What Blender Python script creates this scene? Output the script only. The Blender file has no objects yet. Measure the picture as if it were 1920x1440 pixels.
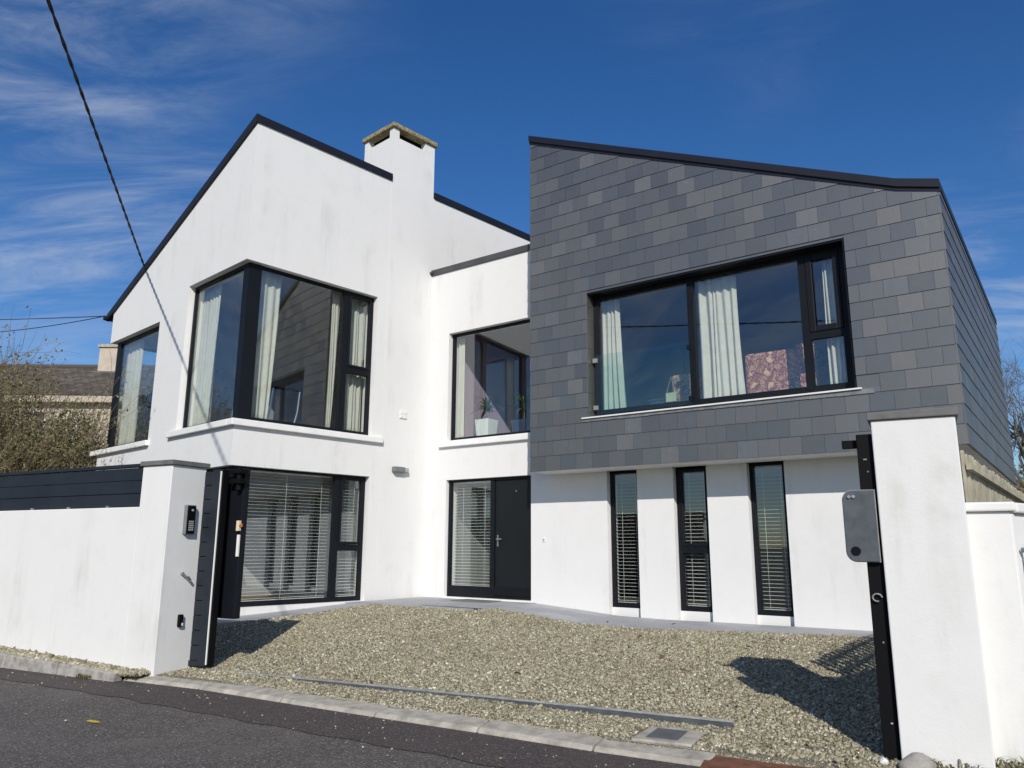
import bpy, bmesh, math, random
import numpy as np
from mathutils import Vector, Matrix
from mathutils.geometry import tessellate_polygon
random.seed(7); RNG = np.random.default_rng(7)
sc = bpy.context.scene
COL = sc.collection

# ------------------------------------------------------------------ camera, sky, sun, exposure
HC = 1.28                               # camera height above the ground at the gate (m)
FPX, PITCH, ROLL = 1446.0, math.radians(11.95), math.radians(.25)
_f = Vector((0, math.cos(PITCH), math.sin(PITCH))); _u = Vector((0, -math.sin(PITCH), math.cos(PITCH))); _r = Vector((1, 0, 0))
_r2 = _r*math.cos(ROLL) + _u*math.sin(ROLL); _u2 = _u*math.cos(ROLL) - _r*math.sin(ROLL)
CAM = Vector((0, 0, HC))
cd = bpy.data.cameras.new('camera'); cam = bpy.data.objects.new('camera', cd); COL.objects.link(cam)
cd.sensor_width = 36; cd.lens = FPX/1920*36; cd.clip_start = .05; cd.clip_end = 3000
cam.matrix_world = Matrix(((_r2.x, _u2.x, -_f.x, CAM.x), (_r2.y, _u2.y, -_f.y, CAM.y), (_r2.z, _u2.z, -_f.z, CAM.z), (0, 0, 0, 1)))
sc.camera = cam
SUN_AZ, SUN_EL = math.radians(2.2), math.radians(32)
SUN = Vector((math.sin(SUN_AZ)*math.cos(SUN_EL), -math.cos(SUN_AZ)*math.cos(SUN_EL), math.sin(SUN_EL)))
w = bpy.data.worlds.new('World'); sc.world = w; w.use_nodes = True
nt = w.node_tree; N = nt.nodes; LK = nt.links
bg = N['Background']; bg.inputs['Strength'].default_value = .105
sky = N.new('ShaderNodeTexSky'); sky.sky_type = 'NISHITA'; sky.sun_disc = False
sky.sun_elevation = SUN_EL; sky.sun_rotation = math.atan2(SUN.x, SUN.y); sky.altitude = 0
sky.air_density = 1.0; sky.dust_density = .3; sky.ozone_density = 4.5
tc = N.new('ShaderNodeTexCoord'); sep = N.new('ShaderNodeSeparateXYZ'); LK.new(tc.outputs['Generated'], sep.inputs[0])
def wm(op, a, b=None, cl=False):
    n = N.new('ShaderNodeMath'); n.operation = op; n.use_clamp = cl
    for i, v in enumerate((a, b)):
        if v is None: continue
        if isinstance(v, (int, float)): n.inputs[i].default_value = v
        else: LK.new(v, n.inputs[i])
    return n.outputs[0]
zz = wm('ADD', wm('MAXIMUM', sep.outputs['Z'], 0.0), .12)
cmb = N.new('ShaderNodeCombineXYZ'); LK.new(wm('DIVIDE', sep.outputs['X'], zz), cmb.inputs[0]); LK.new(wm('DIVIDE', sep.outputs['Y'], zz), cmb.inputs[1])
def wnoise(scale, detail, rough, dist, loc, sx=1., sy=1., rot=0.):
    mp = N.new('ShaderNodeMapping'); LK.new(cmb.outputs[0], mp.inputs[0]); mp.inputs['Scale'].default_value = (sx, sy, 1); mp.inputs['Location'].default_value = loc; mp.inputs['Rotation'].default_value = (0, 0, rot)
    n = N.new('ShaderNodeTexNoise'); LK.new(mp.outputs[0], n.inputs['Vector']); n.inputs['Scale'].default_value = scale; n.inputs['Detail'].default_value = detail
    n.inputs['Roughness'].default_value = rough; n.inputs['Distortion'].default_value = dist
    return n.outputs['Fac']
def wramp(v, a, b):
    r = N.new('ShaderNodeMapRange'); r.interpolation_type = 'SMOOTHSTEP'; LK.new(v, r.inputs[0]); r.inputs[1].default_value = a; r.inputs[2].default_value = b; return r.outputs[0]
fine = wramp(wnoise(2.6, 10, .66, 1.0, (3.1, 1.7, 0), .5, 1.5, .35), .36, .80)
big = wramp(wnoise(.55, 3, .5, .3, (7.3, 2.9, 0)), .36, .66)
west = wm('MULTIPLY', wramp(sep.outputs['X'], -.15, -.85), .75)      # the cirrus thickens towards the left, as in the photograph
cover = wm('MAXIMUM', big, west)
cl = wm('MULTIPLY', wm('MULTIPLY', fine, cover), .70, True)
hz = wramp(sep.outputs['Z'], .45, .0)
mixc = N.new('ShaderNodeMix'); mixc.data_type = 'RGBA'
hsv = N.new('ShaderNodeHueSaturation'); hsv.inputs['Saturation'].default_value = 1.24; hsv.inputs['Hue'].default_value = .508; LK.new(sky.outputs[0], hsv.inputs['Color'])
LK.new(cl, mixc.inputs['Factor']); LK.new(hsv.outputs[0], mixc.inputs['A']); mixc.inputs['B'].default_value = (5.2, 5.8, 6.8, 1)
LK.new(mixc.outputs['Result'], bg.inputs['Color'])
sl = bpy.data.lights.new('sun', 'SUN'); sl.energy = 4.2; sl.angle = math.radians(.53); sl.color = (1, .945, .865)
so = bpy.data.objects.new('sun', sl); COL.objects.link(so); so.rotation_euler = (-SUN).to_track_quat('-Z', 'Y').to_euler()
so.location = SUN*60
sc.view_settings.view_transform = 'Standard'; sc.view_settings.look = 'None'; sc.view_settings.exposure = 0; sc.view_settings.gamma = 1; sc.view_settings.use_curve_mapping = False
sc.render.engine = 'CYCLES'
sc.cycles.max_bounces = 10; sc.cycles.transparent_max_bounces = 16; sc.cycles.caustics_reflective = True; sc.cycles.caustics_refractive = False

# ------------------------------------------------------------------ pixel helpers (a pixel gives a direction; a plane it lies on gives the distance)
def ray(x, y):
    d = _r2*(x-960) + _u2*(720-y) + _f*FPX; d.normalize(); return d
def onz(x, y, z):
    d = ray(x, y); return CAM + d*((z-HC)/d.z)
def onpl(x, y, p, n):
    d = ray(x, y); return CAM + d*((p-CAM).dot(n)/d.dot(n))

# ------------------------------------------------------------------ local frames: P(s along the wall, d into the wall, z up)
class Frame:
    def __init__(self, o, s, d):
        self.o = Vector(o); self.s = Vector(s).normalized(); self.d = Vector(d).normalized()
    def P(self, s, d, z): return self.o + self.s*s + self.d*d + Vector((0, 0, z))
_b = math.radians(53.7); _a = math.radians(42.75)
BD = Vector((math.sin(_b), -math.cos(_b), 0)); RD = Vector((math.cos(_b), math.sin(_b), 0))
AD = Vector((math.sin(_a), math.cos(_a), 0)); LD = Vector((-math.cos(_a), math.sin(_a), 0))
FB = Frame((.347, 13.86, 0), BD, RD)                 # door wall and slot-window wall
FS = Frame(FB.o - RD*.6, BD, RD)                     # slate front, .6 m proud of it
FA = Frame((-4.49, 12.32, 0), AD, LD)                # right-hand wall of the gabled block
FL = Frame((-4.49, 12.32, 0), LD, AD)                # its left-hand wall
FG = Frame((-3.6, 8.2, 0), (.885, -.466, 0), (.466, .885, 0))   # gate line
FR = Frame(FS.P(6.88, 0, 0), RD, -BD)                # slate right side (s = back, d = into the house)
FLs = Frame(FS.P(.43, 0, 0), RD, BD)                 # slate left side
FE = Frame(FL.P(5.8, 0, 0), AD, -LD)                 # far left end wall of the gabled block

# ------------------------------------------------------------------ materials
def newmat(name):
    m = bpy.data.materials.new(name); m.use_nodes = True
    return m, m.node_tree.nodes, m.node_tree.links, m.node_tree.nodes['Principled BSDF']
def tex_coord(n, l, kind='Object'):
    t = n.new('ShaderNodeTexCoord'); return t.outputs[kind]
def geo_pos(n):
    return n.new('ShaderNodeNewGeometry').outputs['Position']
def noise(n, l, vec, scale, detail=4, rough=.55, dist=0., sc3=None, rot=None):
    if sc3 or rot:
        mp = n.new('ShaderNodeMapping'); l.new(vec, mp.inputs[0])
        if sc3: mp.inputs['Scale'].default_value = sc3
        if rot: mp.inputs['Rotation'].default_value = rot
        vec = mp.outputs[0]
    t = n.new('ShaderNodeTexNoise'); l.new(vec, t.inputs['Vector']); t.inputs['Scale'].default_value = scale; t.inputs['Detail'].default_value = detail
    t.inputs['Roughness'].default_value = rough; t.inputs['Distortion'].default_value = dist
    return t.outputs['Fac']
def ramp(n, l, v, stops):
    r = n.new('ShaderNodeValToRGB'); l.new(v, r.inputs[0]); e = r.color_ramp.elements
    while len(e) > 1: e.remove(e[0])
    e[0].position = stops[0][0]; e[0].color = (*stops[0][1], 1)
    for p, c in stops[1:]:
        x = e.new(p); x.color = (*c, 1)
    return r.outputs[0]
def mrange(n, l, v, a, b, lo=0., hi=1.):
    r = n.new('ShaderNodeMapRange'); r.interpolation_type = 'SMOOTHSTEP'; l.new(v, r.inputs[0])
    for i, x in enumerate((a, b, lo, hi)): r.inputs[i+1].default_value = x
    return r.outputs[0]
def mixrgb(n, l, fac, a, b, mode='MIX'):
    m = n.new('ShaderNodeMix'); m.data_type = 'RGBA'; m.blend_type = mode
    for k, v in (('Factor', fac), ('A', a), ('B', b)):
        if isinstance(v, (int, float)): m.inputs[k].default_value = v
        elif isinstance(v, tuple): m.inputs[k].default_value = (*v, 1)
        else: l.new(v, m.inputs[k])
    return m.outputs['Result']
def math_(n, l, op, a, b=None):
    m = n.new('ShaderNodeMath'); m.operation = op
    for i, v in enumerate((a, b)):
        if v is None: continue
        if isinstance(v, (int, float)): m.inputs[i].default_value = v
        else: l.new(v, m.inputs[i])
    return m.outputs[0]
def bump(n, l, bs, h, strength=.3, dist=.01):
    b = n.new('ShaderNodeBump'); b.inputs['Strength'].default_value = strength; b.inputs['Distance'].default_value = dist
    l.new(h, b.inputs['Height']); l.new(b.outputs[0], bs.inputs['Normal']); return b
M = {}
def simple(name, col, rough=.5, metal=0., var=.12, vscale=6., bmp=0., bscale=80., spec=.5):
    m, n, l, bs = newmat(name); p = geo_pos(n)
    f = noise(n, l, p, vscale, 6, .6)
    lo = tuple(c*(1-var) for c in col); hi = tuple(min(1, c*(1+var)) for c in col)
    l.new(ramp(n, l, f, [(.3, lo), (.7, hi)]), bs.inputs['Base Color'])
    bs.inputs['Roughness'].default_value = rough; bs.inputs['Metallic'].default_value = metal; bs.inputs['Specular IOR Level'].default_value = spec
    if bmp: bump(n, l, bs, noise(n, l, p, bscale, 4, .6), bmp, .004)
    M[name] = m; return m

def render_wall(name, base, dirt, dirt_amt, green=.5):
    """painted sand-and-cement render: weather streaks, faint blotches, fine float texture"""
    m, n, l, bs = newmat(name); p = geo_pos(n)
    streak = noise(n, l, p, 2.6, 6, .62, .2, (1.3, 1.3, .16))
    blot = noise(n, l, p, .9, 5, .6, .5)
    blot2 = noise(n, l, p, 5., 5, .65)
    a = math_(n, l, 'MULTIPLY', mrange(n, l, streak, .48, .78), mrange(n, l, blot, .40, .66))
    a = math_(n, l, 'ADD', math_(n, l, 'MULTIPLY', a, dirt_amt), math_(n, l, 'MULTIPLY', mrange(n, l, blot2, .5, .85), dirt_amt*.22))
    c = mixrgb(n, l, a, base, dirt)
    c = mixrgb(n, l, mrange(n, l, noise(n, l, p, 1.7, 3), .5, .75, 0, .10*green), c, (.42, .44, .33))
    l.new(c, bs.inputs['Base Color']); bs.inputs['Roughness'].default_value = .85; bs.inputs['Specular IOR Level'].default_value = .25
    h = math_(n, l, 'ADD', noise(n, l, p, 55, 5, .65), math_(n, l, 'MULTIPLY', noise(n, l, p, 3.5, 3), 3.))
    bump(n, l, bs, h, .20, .006)
    M[name] = m; return m
render_wall('render', (.735, .73, .715), (.44, .44, .41), .50)
render_wall('render_gate', (.70, .695, .675), (.44, .43, .37), .66, .9)
render_wall('render_old', (.71, .705, .685), (.38, .37, .32), .95, 1.0)
simple('sill', (.78, .775, .755), .8, 0, .06, 4, .15)
simple('frame', (.006, .0075, .011), .5, 0, .15, 3, spec=.22)
simple('trim', (.010, .011, .019), .5, 0, .2, 2, spec=.35)
simple('trim_grey', (.07, .072, .075), .5, .2, .2, 2)
simple('door_dark', (.008, .010, .011), .5, 0, .12, 2, spec=.28)
simple('steel', (.55, .55, .56), .32, .9, .1, 8)
simple('galv', (.26, .265, .255), .55, .2, .3, 9)
simple('cable', (.012, .012, .013), .7, 0, .1, 4)
simple('blind', (.74, .74, .70), .6, 0, .04, 5)
simple('interior_wall', (.30, .29, .30), .9, 0, .06, 1)
simple('interior_lilac', (.36, .29, .38), .9, 0, .05, 1)
simple('interior_floor', (.18, .12, .08), .5, 0, .25, 2)
simple('ceramic', (.78, .80, .78), .35, 0, .04, 4)
simple('navy', (.03, .05, .10), .6, 0, .1, 4)
simple('leaf', (.05, .11, .03), .5, 0, .3, 12)
simple('leaf_dry', (.16, .15, .055), .6, 0, .4, 9)
simple('evergreen', (.025, .05, .018), .6, 0, .5, 7)
simple('twig', (.24, .185, .115), .85, 0, .35, 3)
simple('twig_grey', (.15, .125, .10), .9, 0, .35, 3)
simple('bark', (.17, .15, .125), .9, 0, .4, 9, .5, 30)
simple('black', (.003, .003, .004), .6, 0, .1, 4, spec=.15)
simple('white_plastic', (.75, .74, .70), .45, 0, .05, 4)
simple('cream', (.62, .56, .40), .6, 0, .08, 6)
simple('amber', (.55, .18, .03), .4, 0, .1, 6)
simple('grey_plastic', (.16, .17, .17), .5, 0, .12, 6)
simple('lens', (.35, .37, .36), .25, 0, .05, 6)
simple('cushion', (.62, .60, .54), .9, 0, .08, 6)
simple('concrete', (.365, .335, .28), .9, 0, .32, 9, .5, 60)
simple('rust', (.155, .062, .030), .95, 0, .45, 11, .7, 60)
simple('neighbour_wall', (.46, .40, .32), .9, 0, .16, 2.5, .2, 30)
simple('timber', (.36, .33, .235), .8, 0, .30, 5, .3, 40)
simple('lead', (.22, .225, .23), .55, .35, .3, 7)
simple('yellow_paint', (.52, .39, .03), .8, 0, .35, 40)
simple('dead_leaf', (.14, .055, .025), .8, 0, .4, 30)
simple('stone_grey', (.30, .28, .25), .9, 0, .35, 12, .5, 30)
simple('plate', (.085, .095, .105), .42, .15, .3, 7)

# curtain cloth: lets some light through
m, n, l, bs = newmat('curtain'); p = geo_pos(n)
l.new(ramp(n, l, noise(n, l, p, 9, 4), [(.3, (.70, .69, .61)), (.7, (.78, .77, .70))]), bs.inputs['Base Color']); bs.inputs['Roughness'].default_value = .95
tr = n.new('ShaderNodeBsdfTranslucent'); tr.inputs[0].default_value = (.75, .73, .64, 1); mx = n.new('ShaderNodeMixShader'); mx.inputs[0].default_value = .3
l.new(bs.outputs[0], mx.inputs[1]); l.new(tr.outputs[0], mx.inputs[2]); l.new(mx.outputs[0], n['Material Output'].inputs[0]); M['curtain'] = m

# window glass: coated double glazing, mirror reflection over a clear view in
def glass(name, boost, base, tint):
    m, n, l, bs = newmat(name); n.remove(bs)
    t = n.new('ShaderNodeBsdfTransparent'); t.inputs[0].default_value = (*tint, 1)
    g = n.new('ShaderNodeBsdfGlossy'); g.inputs['Roughness'].default_value = .0; g.inputs[0].default_value = (.93, .97, 1, 1)
    ge = n.new('ShaderNodeNewGeometry'); dp = n.new('ShaderNodeVectorMath'); dp.operation = 'DOT_PRODUCT'; l.new(ge.outputs['Normal'], dp.inputs[0]); l.new(ge.outputs['Incoming'], dp.inputs[1])
    cs = math_(n, l, 'ABSOLUTE', dp.outputs['Value']); fr = math_(n, l, 'POWER', math_(n, l, 'SUBTRACT', 1., cs), 5.)   # Schlick, same from both sides of the pane
    wv = n.new('ShaderNodeTexNoise'); l.new(geo_pos(n), wv.inputs['Vector']); wv.inputs['Scale'].default_value = .55; wv.inputs['Detail'].default_value = 1
    b = n.new('ShaderNodeBump'); b.inputs['Strength'].default_value = .06; b.inputs['Distance'].default_value = .05; l.new(wv.outputs['Fac'], b.inputs['Height']); l.new(b.outputs[0], g.inputs['Normal'])
    f = math_(n, l, 'ADD', math_(n, l, 'MULTIPLY', fr, boost), base); f.node.use_clamp = True
    mx = n.new('ShaderNodeMixShader'); l.new(f, mx.inputs[0]); l.new(t.outputs[0], mx.inputs[1]); l.new(g.outputs[0], mx.inputs[2]); l.new(mx.outputs[0], n['Material Output'].inputs[0])
    M[name] = m
glass('glass', .85, .085, (.965, .985, .975))
glass('glass_rail', .8, .03, (.90, .965, .945))

# natural slate, one tone per piece
m, n, l, bs = newmat('slate')
oi = n.new('ShaderNodeObjectInfo'); gi = n.new('ShaderNodeNewGeometry')
rnd = math_(n, l, 'FRACT', math_(n, l, 'ADD', oi.outputs['Random'], gi.outputs['Random Per Island']))
tone = ramp(n, l, rnd, [(0, (.036, .037, .038)), (.25, (.043, .044, .045)), (.6, (.049, .050, .0505)), (.88, (.060, .061, .0615)), (1, (.092, .093, .093))])
p = gi.outputs['Position']
off = n.new('ShaderNodeVectorMath'); off.operation = 'ADD'; l.new(p, off.inputs[0]); cx = n.new('ShaderNodeCombineXYZ'); l.new(math_(n, l, 'MULTIPLY', rnd, 37.), cx.inputs[0]); l.new(math_(n, l, 'MULTIPLY', rnd, 91.), cx.inputs[2]); l.new(cx.outputs[0], off.inputs[1])
sm = noise(n, l, off.outputs[0], 7, 6, .6, 1.2, (1, 1, .6))
wisp = noise(n, l, off.outputs[0], 13, 7, .7, 2.5, (1, 1, .5), (.4, .3, .5))
c = mixrgb(n, l, mrange(n, l, sm, .35, .75, 0, .55), tone, (.054, .055, .055))
c = mixrgb(n, l, math_(n, l, 'MULTIPLY', mrange(n, l, wisp, .58, .8), mrange(n, l, rnd, .55, .95, 0, .55)), c, (.40, .41, .42))
l.new(c, bs.inputs['Base Color']); l.new(mrange(n, l, math_(n, l, 'FRACT', math_(n, l, 'MULTIPLY', rnd, 7.3)), 0, 1, .40, .52), bs.inputs['Roughness']); bs.inputs['Specular IOR Level'].default_value = .5; bs.inputs['IOR'].default_value = 2.5; bs.inputs['Specular Tint'].default_value = (1, .965, .90, 1)
bump(n, l, bs, math_(n, l, 'ADD', sm, math_(n, l, 'MULTIPLY', noise(n, l, off.outputs[0], 60, 5, .7), .35)), .22, .006)
M['slate'] = m

# patterned sofa cloth
m, n, l, bs = newmat('damask'); p = geo_pos(n)
v = n.new('ShaderNodeTexVoronoi'); v.feature = 'SMOOTH_F1'; l.new(p, v.inputs['Vector']); v.inputs['Scale'].default_value = 5.2; v.inputs['Randomness'].default_value = .35
ns_ = noise(n, l, p, 16, 3, .6, 1.4)
f = math_(n, l, 'ADD', math_(n, l, 'MULTIPLY', v.outputs['Distance'], .75), math_(n, l, 'MULTIPLY', ns_, .7))
l.new(ramp(n, l, f, [(.50, (.62, .46, .30)), (.56, (.24, .07, .075)), (.66, (.22, .06, .07)), (.70, (.58, .44, .30)), (.76, (.25, .08, .08))]), bs.inputs['Base Color']); bs.inputs['Roughness'].default_value = .9; M['damask'] = m

# gravel bed and stones
GR = [(.0, (.13, .112, .068)), (.28, (.26, .232, .148)), (.55, (.34, .31, .205)), (.8, (.41, .38, .265)), (.95, (.50, .47, .365)), (1, (.76, .73, .62))]
m, n, l, bs = newmat('gravel_bed'); p = geo_pos(n)
v = n.new('ShaderNodeTexVoronoi'); l.new(p, v.inputs['Vector']); v.inputs['Scale'].default_value = 78
sepc = n.new('ShaderNodeSeparateColor'); l.new(v.outputs['Color'], sepc.inputs[0])
c = ramp(n, l, sepc.outputs[0], GR)
c = mixrgb(n, l, mrange(n, l, v.outputs['Distance'], .3, .75, 0, .65), c, (.10, .085, .06), 'MIX')
c = mixrgb(n, l, mrange(n, l, noise(n, l, p, .8, 5, .6), .45, .7, 0, .35), c, (.17, .145, .10))
l.new(c, bs.inputs['Base Color']); bs.inputs['Roughness'].default_value = .95
bump(n, l, bs, math_(n, l, 'SUBTRACT', 1., v.outputs['Distance']), .9, .02); M['gravel_bed'] = m
m, n, l, bs = newmat('gravel_stone'); gi = n.new('ShaderNodeNewGeometry')
c = ramp(n, l, gi.outputs['Random Per Island'], GR)
c = mixrgb(n, l, mrange(n, l, noise(n, l, gi.outputs['Position'], .7, 5, .6), .42, .72, 0, .35), c, (.20, .165, .105))
l.new(c, bs.inputs['Base Color']); bs.inputs['Roughness'].default_value = .85; M['gravel_stone'] = m

# asphalt
m, n, l, bs = newmat('asphalt'); p = geo_pos(n)
v = n.new('ShaderNodeTexVoronoi'); l.new(p, v.inputs['Vector']); v.inputs['Scale'].default_value = 95
sepc = n.new('ShaderNodeSeparateColor'); l.new(v.outputs['Color'], sepc.inputs[0])
c = ramp(n, l, sepc.outputs[0], [(0, (.044, .039, .034)), (.6, (.088, .078, .068)), (.9, (.14, .124, .108)), (1, (.26, .235, .205))])
c = mixrgb(n, l, mrange(n, l, noise(n, l, p, 1.1, 6, .65, .4), .45, .75, 0, .6), c, (.15, .132, .114))
c = mixrgb(n, l, mrange(n, l, noise(n, l, p, 22, 3), .70, .80, 0, .7), c, (.24, .225, .20))
l.new(c, bs.inputs['Base Color']); bs.inputs['Roughness'].default_value = .9
bump(n, l, bs, math_(n, l, 'ADD', math_(n, l, 'SUBTRACT', 1., v.outputs['Distance']), noise(n, l, p, 30, 4)), .5, .008); M['asphalt'] = m
m2 = m.copy(); m2.name = 'asphalt_patch'
for nd in m2.node_tree.nodes:
    if nd.bl_idname == 'ShaderNodeValToRGB':
        for e, cc in zip(nd.color_ramp.elements, ((.034, .027, .025), (.062, .049, .045), (.09, .073, .066), (.16, .135, .12))): e.color = (*cc, 1)
    if nd.bl_idname == 'ShaderNodeMix' and tuple(round(x, 3) for x in nd.inputs['B'].default_value[:3]) == (.15, .132, .114): nd.inputs['B'].default_value = (.075, .058, .052, 1)
M['asphalt_patch'] = m2

# paving slab
m, n, l, bs = newmat('paving'); oi = n.new('ShaderNodeObjectInfo'); p = geo_pos(n)
c = ramp(n, l, oi.outputs['Random'], [(0, (.30, .31, .325)), (1, (.40, .405, .41))])
c = mixrgb(n, l, mrange(n, l, noise(n, l, p, 4.5, 6, .65, .6), .4, .75, 0, .5), c, (.23, .235, .25))
l.new(c, bs.inputs['Base Color']); bs.inputs['Roughness'].default_value = .7; bump(n, l, bs, noise(n, l, p, 40, 5), .25, .004); M['paving'] = m

# mossy concrete cap
m, n, l, bs = newmat('moss_cap'); p = geo_pos(n)
c = ramp(n, l, noise(n, l, p, 9, 7, .7, .6), [(.35, (.10, .085, .04)), (.5, (.30, .25, .13)), (.62, (.40, .35, .22)), (.75, (.12, .11, .05))])
l.new(c, bs.inputs['Base Color']); bs.inputs['Roughness'].default_value = .95; bump(n, l, bs, noise(n, l, p, 35, 6, .7), .9, .02); M['moss_cap'] = m
# gate and fence boards (composite, dark blue-grey), pillar cap slate
simple('board', (.0155, .020, .028), .55, 0, .18, 2.5, .1, 120, spec=.3)
simple('pillar_cap', (.13, .127, .125), .7, 0, .22, 6, .3, 50)
# roof tiles of the far house
m, n, l, bs = newmat('roof_tile'); gi = n.new('ShaderNodeNewGeometry')
c = ramp(n, l, gi.outputs['Random Per Island'], [(0, (.055, .045, .038)), (.6, (.085, .07, .058)), (1, (.13, .11, .09))])
c = mixrgb(n, l, mrange(n, l, noise(n, l, gi.outputs['Position'], 1.5, 5), .5, .75, 0, .6), c, (.10, .10, .055))
l.new(c, bs.inputs['Base Color']); bs.inputs['Roughness'].default_value = .95; M['roof_tile'] = m
# soil and grass
m, n, l, bs = newmat('soil'); p = geo_pos(n)
l.new(ramp(n, l, noise(n, l, p, 1.2, 7, .65), [(.35, (.045, .05, .02)), (.6, (.08, .075, .04)), (.75, (.11, .095, .06))]), bs.inputs['Base Color']); bs.inputs['Roughness'].default_value = 1; M['soil'] = m

# ------------------------------------------------------------------ mesh helpers
def link(o, parent=None):
    COL.objects.link(o)
    if parent is not None:
        o.parent = parent
        o.matrix_parent_inverse = Matrix.Translation(-parent_loc(parent))
    return o
def parent_loc(p):
    v = Vector(p.location)
    while p.parent is not None:
        p = p.parent; 
        v = v*1.0
        if 'base' in p: pass
    return v if 'isthing' in p or True else v
WORLDLOC = {}
def setparent(o, parent):
    if parent is None: return
    o.parent = parent
    o.matrix_parent_inverse = WORLDLOC.get(parent.name, Matrix.Identity(4)).inverted()
def addobj(name, me, parent=None, mw=None):
    o = bpy.data.objects.new(name, me); COL.objects.link(o)
    if mw is not None: o.matrix_basis = mw
    setparent(o, parent)
    WORLDLOC[o.name] = mw.copy() if mw is not None else Matrix.Identity(4)
    return o
def tag(o, label=None, cat=None, group=None, kind=None):
    if label: o['label'] = label
    if cat: o['category'] = cat
    if group: o['group'] = group
    if kind: o['kind'] = kind
    return o
def thing(name, label, cat, loc, group=None):
    o = addobj(name, None, None, Matrix.Translation(Vector(loc))); o.empty_display_size = .2
    return tag(o, label, cat, group)
class MB:
    def __init__(self): self.v = []; self.f = []
    def add(self, vs, fs):
        k = len(self.v); self.v += [tuple(p) for p in vs]; self.f += [tuple(i+k for i in f) for f in fs]; return self
    def hexa(self, p):      # 8 points: bottom ring 0-3, top ring 4-7
        return self.add(p, [(0, 3, 2, 1), (4, 5, 6, 7), (0, 1, 5, 4), (1, 2, 6, 5), (2, 3, 7, 6), (3, 0, 4, 7)])
    def box(self, F, s0, s1, d0, d1, z0, z1):
        return self.hexa([F.P(s0, d0, z0), F.P(s1, d0, z0), F.P(s1, d1, z0), F.P(s0, d1, z0), F.P(s0, d0, z1), F.P(s1, d0, z1), F.P(s1, d1, z1), F.P(s0, d1, z1)])
    def prism(self, F, poly, d0, d1, holes=()):
        """poly (s, z) extruded from d0 to d1; holes are (s, z) loops too"""
        loops = [list(poly)] + [list(h) for h in holes]
        flat = [q for lp in loops for q in lp]
        tri = tessellate_polygon([[Vector((a, b, 0)) for a, b in lp] for lp in loops])
        k = len(flat)
        vs = [F.P(a, d0, b) for a, b in flat] + [F.P(a, d1, b) for a, b in flat]
        fs = [tuple(t) for t in tri] + [tuple(i+k for i in reversed(t)) for t in tri]
        i0 = 0
        for lp in loops:
            m_ = len(lp)
            for i in range(m_):
                a, b = i0+i, i0+(i+1) % m_
                fs.append((a, b, b+k, a+k))
            i0 += m_
        return self.add(vs, fs)
    def tube(self, pts, radii, seg=8, cap=True):
        pts = [Vector(p) for p in pts]; k0 = len(self.v); vs = []; fs = []
        for i, p in enumerate(pts):
            t = (pts[min(i+1, len(pts)-1)] - pts[max(i-1, 0)]).normalized()
            a = t.orthogonal().normalized() if i == 0 else (a - t*a.dot(t)).normalized()
            b = t.cross(a); r = radii[i] if isinstance(radii, (list, tuple)) else radii
            for j in range(seg):
                q = 2*math.pi*j/seg; vs.append(p + (a*math.cos(q) + b*math.sin(q))*r)
        for i in range(len(pts)-1):
            for j in range(seg):
                j2 = (j+1) % seg; fs.append((i*seg+j, i*seg+j2, (i+1)*seg+j2, (i+1)*seg+j))
        if cap:
            fs.append(tuple(range(seg-1, -1, -1))); fs.append(tuple((len(pts)-1)*seg+j for j in range(seg)))
        return self.add(vs, fs)
    def build(self, name, mat, parent=None, smooth=False, bevel=0., fix=True, origin=None):
        me = bpy.data.meshes.new(name)
        org = Vector(origin) if origin is not None else Vector((0, 0, 0))
        me.from_pydata([tuple(Vector(p)-org) for p in self.v] if origin is not None else self.v, [], self.f)
        if fix:
            bm = bmesh.new(); bm.from_mesh(me); bmesh.ops.recalc_face_normals(bm, faces=bm.faces); bm.to_mesh(me); bm.free()
        if smooth: me.polygons.foreach_set('use_smooth', [True]*len(me.polygons))
        me.materials.append(M[mat]); me.update()
        o = addobj(name, me, parent, Matrix.Translation(org) if origin is not None else None)
        if bevel:
            b = o.modifiers.new('bevel', 'BEVEL'); b.width = bevel; b.segments = 2; b.limit_method = 'ANGLE'; b.angle_limit = math.radians(40)
        return o
def rect(s0, s1, z0, z1): return [(s0, z0), (s1, z0), (s1, z1), (s0, z1)]

# ------------------------------------------------------------------ ground heights
def interp(x, xs, ys):
    return float(np.interp(x, xs, ys))
ZA = lambda s: interp(s, [-1, .18, 1.15, 2.6, 2.94, 4.1], [.17, .202, .245, .32, .336, .34])       # along the gabled block
ZC = lambda s: interp(s, [0.05, .7, 1.42, 2.1, 3.4, 6.5], [.34, .30, .228, .198, .212, .226])         # along the slot windows
EDGE = [(-6, 2.2, .14), (-2.9, 2.6, .16), (-2.25, 2.92, .18), (-1.64, 3.25, .22), (-1.48, 3.77, .25), (-1.33, 5.03, .31), (-1.19, 5.45, .33), (-.23, 5.24, .335), (.855, 5.13, .335), (1.0, 5.72, .33), (1.746, 5.475, .275), (2.374, 5.28, .225), (2.87, 5.33, .20), (3.4, 5.25, .195), (4.78, 5.4, .205), (6.33, 5.5, .215), (12, 5.7, .22)]
EG = [e[0] for e in EDGE]; EI = [e[1]-.34 for e in EDGE]; EZ = [e[2] for e in EDGE]
def gravel_z(g, i):
    ib = np.interp(g, EG, EI); zb = np.interp(g, EG, EZ)
    t = np.clip((i-.35)/(ib-.35), 0, 1)
    z = zb*t + .012*np.sin(g*2.1+.7)*np.sin(i*1.7)*(1-t)
    z = np.where(i > ib-.001, np.where(i > ib+.05, zb-.10, zb+.004), z+.006*t)
    z = np.where(i < 0, -.004 + np.clip(-g-.3, 0, 3)*.035, z)
    return z
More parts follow.
